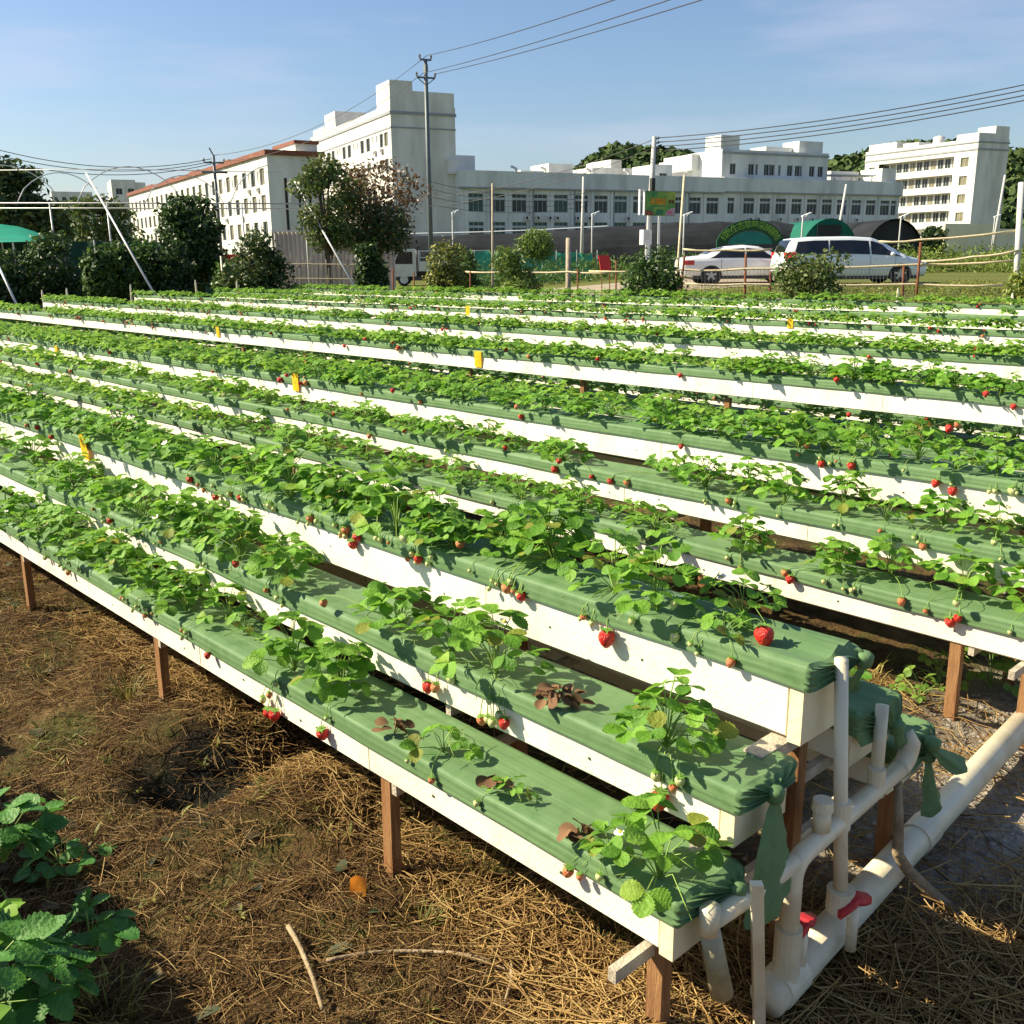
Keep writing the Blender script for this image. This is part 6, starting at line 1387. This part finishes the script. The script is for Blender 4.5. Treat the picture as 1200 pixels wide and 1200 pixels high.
# grey picket fence and corrugated wall
M['sheet'] = mat('grey_sheet', [(.36, .34, .30), (.46, .44, .40)], 1.5, .7, .3, .2, 10, stretch=(1, 1, .3))
T = thing('sheet_wall', 'grey corrugated sheet wall behind the sparse tree', 'wall', P(350, 330, 40)); mb = MB(); rows = []
for i in range(110):
    px = 318+i*1.32; a_ = P(px, 272, 40); g = ground(a_[0], a_[1])-.1; o = np.array([0, .05*math.sin(i*1.6), 0]); rows.append([np.array([a_[0], a_[1], g])+o, a_+o])
mb.grid(rows).build('sheet', M['sheet'], T); tr = MB(); tr.boxb(P(318, 271.5, 39.9), P(463, 271.5, 39.9)-P(318, 271.5, 39.9), (0, .08, 0), (0, 0, .06)); tr.build('cap_rail', M['gal'], T)
T = thing('picket_fence', 'rough bamboo picket fence between the round bush and the reddish tree', 'fence', P(370, 342, 31)); rr = random.Random(8)
for i in range(38):
    px = 330+i*2.4+rr.uniform(-1, 1); y0 = rr.uniform(296, 316); a_ = P(px+rr.uniform(-1.5, 1.5), y0, 31); q = P(px, 342, 31); MB().tube([np.array([q[0], q[1], ground(q[0], q[1])-.1]), a_], .018, 5).build('picket', M['bamboo'] if i % 3 else M['bark_pale'], T)
for y_ in (309, 326): MB().tube([P(328, y_, 30.95), P(422, y_+1, 30.95)], .016, 5).build('rail', M['bamboo'], T)
# red shop front hint behind the dark tree
c = P(262, 310, 62); T = thing('shop_stall', 'small red and white stall half hidden behind the dense rounded tree', 'stall', (c[0], c[1], ground(c[0], c[1]))); g = ground(c[0], c[1])
MB().boxb((c[0]-1.6, c[1], g), (3.2, 0, 0), (0, 2, 0), (0, 0, 1.6)).build('body', M['wall_w'], T); MB().boxb((c[0]-1.7, c[1]-.3, g+1.604), (3.4, 0, 0), (0, 2.4, 0), (0, 0, .35)).build('awning', M['red'], T); MB().boxb((c[0]-1.2, c[1]-.05, g+.2), (1.0, 0, 0), (0, .045, 0), (0, 0, 1.1)).build('door', M['red'], T)
# ------------------------------------------------------------------ vehicles
M['paint'] = mat('white_paint', [(.74, .75, .75)], rough=.28, spec=.5, coat=.6); M['paint2'] = mat('white_paint_van', [(.74, .77, .78)], rough=.28, spec=.5, coat=.6)
M['cglass'] = mat('car_glass', [(.010, .012, .014)], rough=.05, spec=.7); M['rubber'] = mat('rubber', [(.015, .015, .015), (.03, .03, .03)], 20, .8); M['alloy'] = mat('alloy', [(.45, .46, .47)], rough=.3, metal=.8); M['tail'] = mat('tail_light', [(.45, .02, .02), (.55, .05, .03)], 8, .2, .6); M['head'] = mat('head_light', [(.6, .62, .63)], rough=.08, spec=.8); M['trim'] = mat('dark_trim', [(.03, .03, .032)], rough=.5)
def car(name, lab, cat, loc, rz, st, paint, wheels, r, glass, cutlines, taillamp, headlamp, mirror_x, handles, zs=(1, 1, 1)):
    e = bpy.data.objects.new(name, None); COL.objects.link(e); tag(e, lab, cat, 'white cars parked on the dirt road'); e.location = Vector([float(c) for c in loc]); e.rotation_euler = (0, 0, rz); e.scale = (zs if len(zs) == 3 else (1, 1, 1))
    A = np.array(st, float); xs = A[:, 0]
    fx = np.unique(np.concatenate([np.linspace(xs[0], xs[-1], 46), xs])); I = [np.interp(fx, xs, A[:, k]) for k in range(1, 7)]
    for k in range(6):                                              # soften the stations
        s = I[k].copy(); s[1:-1] = .25*I[k][:-2]+.5*I[k][1:-1]+.25*I[k][2:]; I[k] = s
    def sec(x):
        zf, zb, zr, wl, wb, wr = [float(np.interp(x, fx, I[k])) for k in range(6)]
        h = [(0, zf), (wl*.88, zf), (wl, zf+.10), (wb*.995, zf+(zb-zf)*.45), (wb*1.005, zf+(zb-zf)*.75), (wb*.985, zb), (wb*.5+wr*.5, (zb+zr*.92)*.5+.02), (wr, zr-.05*(1 if zr-zb > .2 else .3)), (wr*.82, zr), (0, zr+.015)]
        return h
    rows = []
    for x in fx:
        h = sec(x); rows.append([(x, -a, b) for a, b in h]+[(x, a, b) for a, b in h[-2:0:-1]])
    mb = MB().grid(rows, closed=True); n = len(rows[0]); k = len(mb.v); mb.f.append([i for i in range(n)][::-1]); mb.m.append(0); mb.f.append([k-n+i for i in range(n)]); mb.m.append(0)
    mb.build('body', paint, e, smooth=True, local=True)
    def sp(x, f, s, off):                                           # point on the glasshouse side
        h = sec(x); p5, p6, p7 = h[5], h[6], h[7]; q = (p5, p6) if f < .5 else (p6, p7); g = f*2 if f < .5 else f*2-1
        return (x, s*(q[0][0]*(1-g)+q[1][0]*g+off), q[0][1]*(1-g)+q[1][1]*g)
    for (x0b, x1b, x0t, x1t) in glass['side']:
        for s in (-1, 1):
            g = MB(); rows = []
            for i in range(9):
                u = i/8; rows.append([sp((x0b+(x1b-x0b)*u)*(1-f)+(x0t+(x1t-x0t)*u)*f, .10+.78*f, s, .012) for f in (0, .25, .5, .75, 1)])
            g.grid(rows if s < 0 else [q[::-1] for q in rows]); g.build('side_window', M['cglass'], e, smooth=True, local=True)
    for nm, xa, xb in (('windscreen', *glass['front']), ('rear_window', *glass['rear'])):
        g = MB(); rows = []; sgn = 1 if nm == 'windscreen' else -1
        for i in range(7):
            x = xa+(xb-xa)*i/6; h = sec(x); w_ = h[8][0]*.97; rows.append([(x+sgn*.012, w_*q, h[8][1]+.018+.008*(1-q*q)) for q in np.linspace(-1, 1, 7)])
        g.grid(rows); g.build(nm, M['cglass'], e, smooth=True, local=True)
    for x in wheels:
        for s in (-1, 1):
            w0 = float(np.interp(x, fx, I[4])); ar = MB(); cc = np.array([x, s*(w0+.004), r]); ar.add([cc+np.array([math.cos(t), 0, math.sin(t)])*(r+.06) for t in np.linspace(0, 2*math.pi, 25)[:-1]], [list(range(24)) if s > 0 else list(range(24))[::-1]]); ar.build('wheel_arch', M['trim'], e, local=True)
            ty = MB(); ty.lathe((x, s*(w0-.08), r), [(r*.66, s*.10), (r*.90, s*.115), (r, s*.08), (r, -s*.08), (r*.9, -s*.1)], 28, 'y'); wh = ty.build('wheel', M['rubber'], e, smooth=True, local=True)
            rm = MB(); rm.lathe((x, s*(w0-.08), r), [(r*.68, s*.10), (r*.62, s*.085), (r*.60, s*.05), (.02, s*.05)], 24, 'y', 1); yy = s*(w0+.018)
            for k5 in range(5):
                a = k5*1.2566+.3; d = np.array([math.cos(a), 0, math.sin(a)]); p = np.array([-d[2], 0, d[0]]); c = np.array([x, yy, r]); rm.add([c+p*.05, c-p*.05, c+d*r*.63-p*.03, c+d*r*.63+p*.03], [[0, 1, 2, 3]])
            rm.lathe((x, s*(w0-.08), r), [(r*.16, s*.09), (r*.16, s*.104), (.005, s*.106)], 12, 'y'); q = rm.build('rim', [M['alloy'], M['trim']], None, local=True); q.parent = wh
    ct = MB()
    for x in cutlines:
        for s in (-1, 1):
            h = sec(x); pts = [(x, s*(h[i][0]+.004), h[i][1]) for i in (2, 3, 4, 5)]; ct.tube(pts, .005, 4)
    ct.build('door_gap', M['trim'], e, local=True)
    for x in handles:
        for s in (-1, 1): h = sec(x); MB().boxb((x-.09, s*(h[5][0]+.0), h[5][1]-.10), (.18, 0, 0), (0, s*.03, 0), (0, 0, .028)).build('door_handle', paint, e, local=True)
    for s in (-1, 1):
        h = sec(mirror_x); c = np.array([mirror_x, s*(h[5][0]+.13), h[5][1]+.09]); MB().lathe(c, [(.01, -.07), (.07, -.06), (.085, 0), (.07, .06), (.01, .08)], 10).build('wing_mirror', paint, e, smooth=True, local=True)
        for nm, (x0, x1, z0, z1), m_ in (('tail_light', taillamp, 'tail'), ('headlight', headlamp, 'head')):
            g = MB(); rows = []
            for i in range(6):
                x = x0+(x1-x0)*i/5; rows.append([])
                for z in np.linspace(z0, z1, 4):
                    h = sec(x); zs = [q[1] for q in h[1:8]]; wv = float(np.interp(z, zs, [q[0] for q in h[1:8]])); rows[-1].append((x+(-.012 if nm == 'tail_light' else .012), s*(wv+.012), z))
            g.grid(rows if s < 0 else [q[::-1] for q in rows]); g.build(nm, M[m_], e, smooth=True, local=True)
            h = sec(x0 if nm == 'tail_light' else x1); xe = x0-.03 if nm == 'tail_light' else x1+.03
            MB().boxb((xe, s*(h[5][0]-.30), z0), (.05, 0, 0), (0, s*.30, 0), (0, 0, z1-z0)).build(nm, M[m_], e, smooth=False, local=True)
    b = MB(); b.boxb((xs[0]-.02, -.26, st[0][1]+.12), (.03, 0, 0), (0, .52, 0), (0, 0, .13)); b.build('number_plate', M['ac'], e, local=True)
    sk = MB(); sk.boxb((xs[2], -A[:, 4].max()*.99, .17), (xs[-3]-xs[2], 0, 0), (0, 2*A[:, 4].max()*.99, 0), (0, 0, .12)); sk.build('sill', M['trim'], e, local=True)
    return e
VAN = [(-2.58, .42, .80, 1.00, .76, .80, .66), (-2.54, .30, 1.02, 1.12, .86, .88, .74), (-2.40, .26, 1.08, 1.55, .90, .92, .70), (-2.22, .25, 1.09, 1.72, .91, .93, .70), (-1.6, .24, 1.09, 1.78, .92, .94, .72), (-.2, .24, 1.07, 1.79, .92, .94, .73), (.55, .24, 1.05, 1.74, .92, .94, .71), (1.0, .24, 1.03, 1.56, .92, .94, .70), (1.45, .24, 1.01, 1.28, .92, .93, .70), (1.8, .24, .99, 1.06, .92, .92, .72), (2.25, .24, .90, .94, .90, .89, .70), (2.5, .28, .74, .78, .84, .82, .66), (2.60, .38, .60, .63, .70, .70, .60)]
SED = [(-2.36, .40, .74, .86, .72, .78, .62), (-2.32, .30, .92, .98, .82, .85, .70), (-2.0, .24, .96, 1.03, .87, .88, .70), (-1.55, .22, .96, 1.08, .88, .89, .66), (-1.15, .22, .95, 1.27, .89, .90, .64), (-.7, .22, .94, 1.41, .89, .90, .63), (-.1, .22, .93, 1.46, .89, .90, .63), (.4, .22, .92, 1.40, .89, .90, .62), (.85, .22, .91, 1.20, .89, .90, .62), (1.25, .22, .90, .98, .89, .89, .66), (1.8, .22, .84, .88, .87, .86, .66), (2.2, .25, .72, .76, .82, .80, .64), (2.36, .36, .58, .61, .66, .66, .56)]
def place(px, py, t): q = P(px, py, t); return (q[0], q[1], ground(q[0], q[1])+.012)
car('minivan', 'large white minivan with dark side glass parked behind the loose olive bush', 'van', place(992, 331, 36.5), math.radians(3), VAN, M['paint2'], (-1.62, 1.55), .345,
    dict(side=[(-2.28, -1.05, -2.12, -1.05), (-1.0, .42, -1.0, .40), (.48, 1.62, .46, .86)], front=(.72, 1.72), rear=(-2.52, -2.28)), (-.98, .45, 1.35), (-2.52, -2.20, .92, 1.22), (2.12, 2.45, .62, .80), 1.18, (-.75, .62), (1.03, 1, .93))
car('sedan', 'white sedan with tinted windows parked behind the rusty fence, left of the van', 'car', place(870, 332.5, 38.5), math.radians(2), SED, M['paint'], (-1.35, 1.38), .32,
    dict(side=[(-1.42, -.16, -1.0, -.16), (-.10, 1.12, -.10, .52)], front=(.48, 1.18), rear=(-1.5, -.85)), (-1.0, -.13, 1.0), (-2.3, -1.95, .72, .90), (1.95, 2.28, .58, .74), .92, (-.75, .28), (1.08, 1, .97))
# light truck facing left
M['truckp'] = mat('truck_paint', [(.56, .54, .48), (.68, .66, .60)], 3, .5)
T = bpy.data.objects.new('flatbed_truck', None); COL.objects.link(T); tag(T, 'dusty white stake bed truck parked half hidden behind the young trees', 'truck'); q = place(517, 334, 60); T.location = Vector(q); T.rotation_euler = (0, 0, math.radians(183))
L_ = dict(local=True)
cb = MB(); pr = [(2.95, .55), (2.98, 1.0), (2.86, 1.25), (2.55, 2.02), (2.35, 2.14), (1.55, 2.16), (1.45, 2.0), (1.45, .55)]
cb.grid([[(x, -.92, z) for x, z in pr], [(x, .92, z) for x, z in pr]], closed=True); cb.add([(x, -.92, z) for x, z in pr], [list(range(8))]); cb.add([(x, .92, z) for x, z in pr], [list(range(8))[::-1]]); cb.build('cab', M['truckp'], T, **L_)
for s in (-1, 1): MB().add([(x, s*.925, z) for x, z in ((2.78, 1.28), (2.46, 1.98), (1.65, 1.98), (1.65, 1.28))], [[0, 1, 2, 3]]).build('side_window', M['cglass'], T, **L_)
MB().add([(2.875, -.82, 1.27), (2.875, .82, 1.27), (2.575, .78, 2.0), (2.575, -.78, 2.0)], [[0, 1, 2, 3]]).build('windscreen', M['cglass'], T, **L_)
MB().boxb((2.93, -.95, .42), (.16, 0, 0), (0, 1.9, 0), (0, 0, .36)).build('bumper', M['truckp'], T, **L_)
for s in (-.75, .55): MB().boxb((2.96, s, .85), (.05, 0, 0), (0, .24, 0), (0, 0, .16)).build('headlight', M['head'], T, **L_)
bd = MB(); bd.boxb((-2.9, -1.0, .86), (4.2, 0, 0), (0, 2.0, 0), (0, 0, .10)); [bd.boxb((-2.9, y, .964), (4.2, 0, 0), (0, .05, 0), (0, 0, .46)) for y in (-1.0, .95)]; bd.boxb((1.25, -.94, .964), (.05, 0, 0), (0, 1.88, 0), (0, 0, 1.1)); bd.boxb((-2.9, -.94, .964), (.05, 0, 0), (0, 1.88, 0), (0, 0, .46)); bd.build('bed', M['truckp'], T, **L_)
for y in (-1.0, .96):
    sk = MB(); [sk.boxb((-2.85+i*.82, y, 1.43), (.06, 0, 0), (0, .04, 0), (0, 0, .62)) for i in range(6)]; [sk.boxb((-2.9, y-.006, z), (4.2, 0, 0), (0, .005, 0), (0, 0, .05)) for z in (1.62, 2.0)]; sk.build('stake_side', M['truckp'], T, **L_)
MB().boxb((-2.7, -.5, 1.0), (3.6, 0, 0), (0, 1.0, 0), (0, 0, .85)).build('cargo', M['dark'], T, **L_)
MB().boxb((-2.8, -.35, .5), (5.0, 0, 0), (0, .7, 0), (0, 0, .3)).build('chassis', M['trim'], T, **L_)
for x in (2.2, -1.55):
    for s in (-1, 1):
        wh = MB().lathe((x, s*.80, .38), [(.24, s*.11), (.34, s*.12), (.38, s*.08), (.38, -s*.1), (.2, -s*.1)], 22, 'y').build('wheel', M['rubber'], T, smooth=True, **L_); rm = MB().lathe((x, s*.80, .38), [(.25, s*.115), (.2, s*.08), (.08, s*.10), (.01, s*.10)], 18, 'y').build('rim', M['truckp'], None, **L_); rm.parent = wh
MB().boxb((2.3, -1.12, 1.5), (.05, 0, 0), (0, .2, 0), (0, 0, .3)).build('wing_mirror', M['trim'], T, **L_)

# ------------------------------------------------------------------ done
for o in list(bpy.data.objects):
    if o.parent is None and 'label' in o and len(o['label'].split()) > 16: print('LONG', len(o['label'].split()), o.name, o['label'])
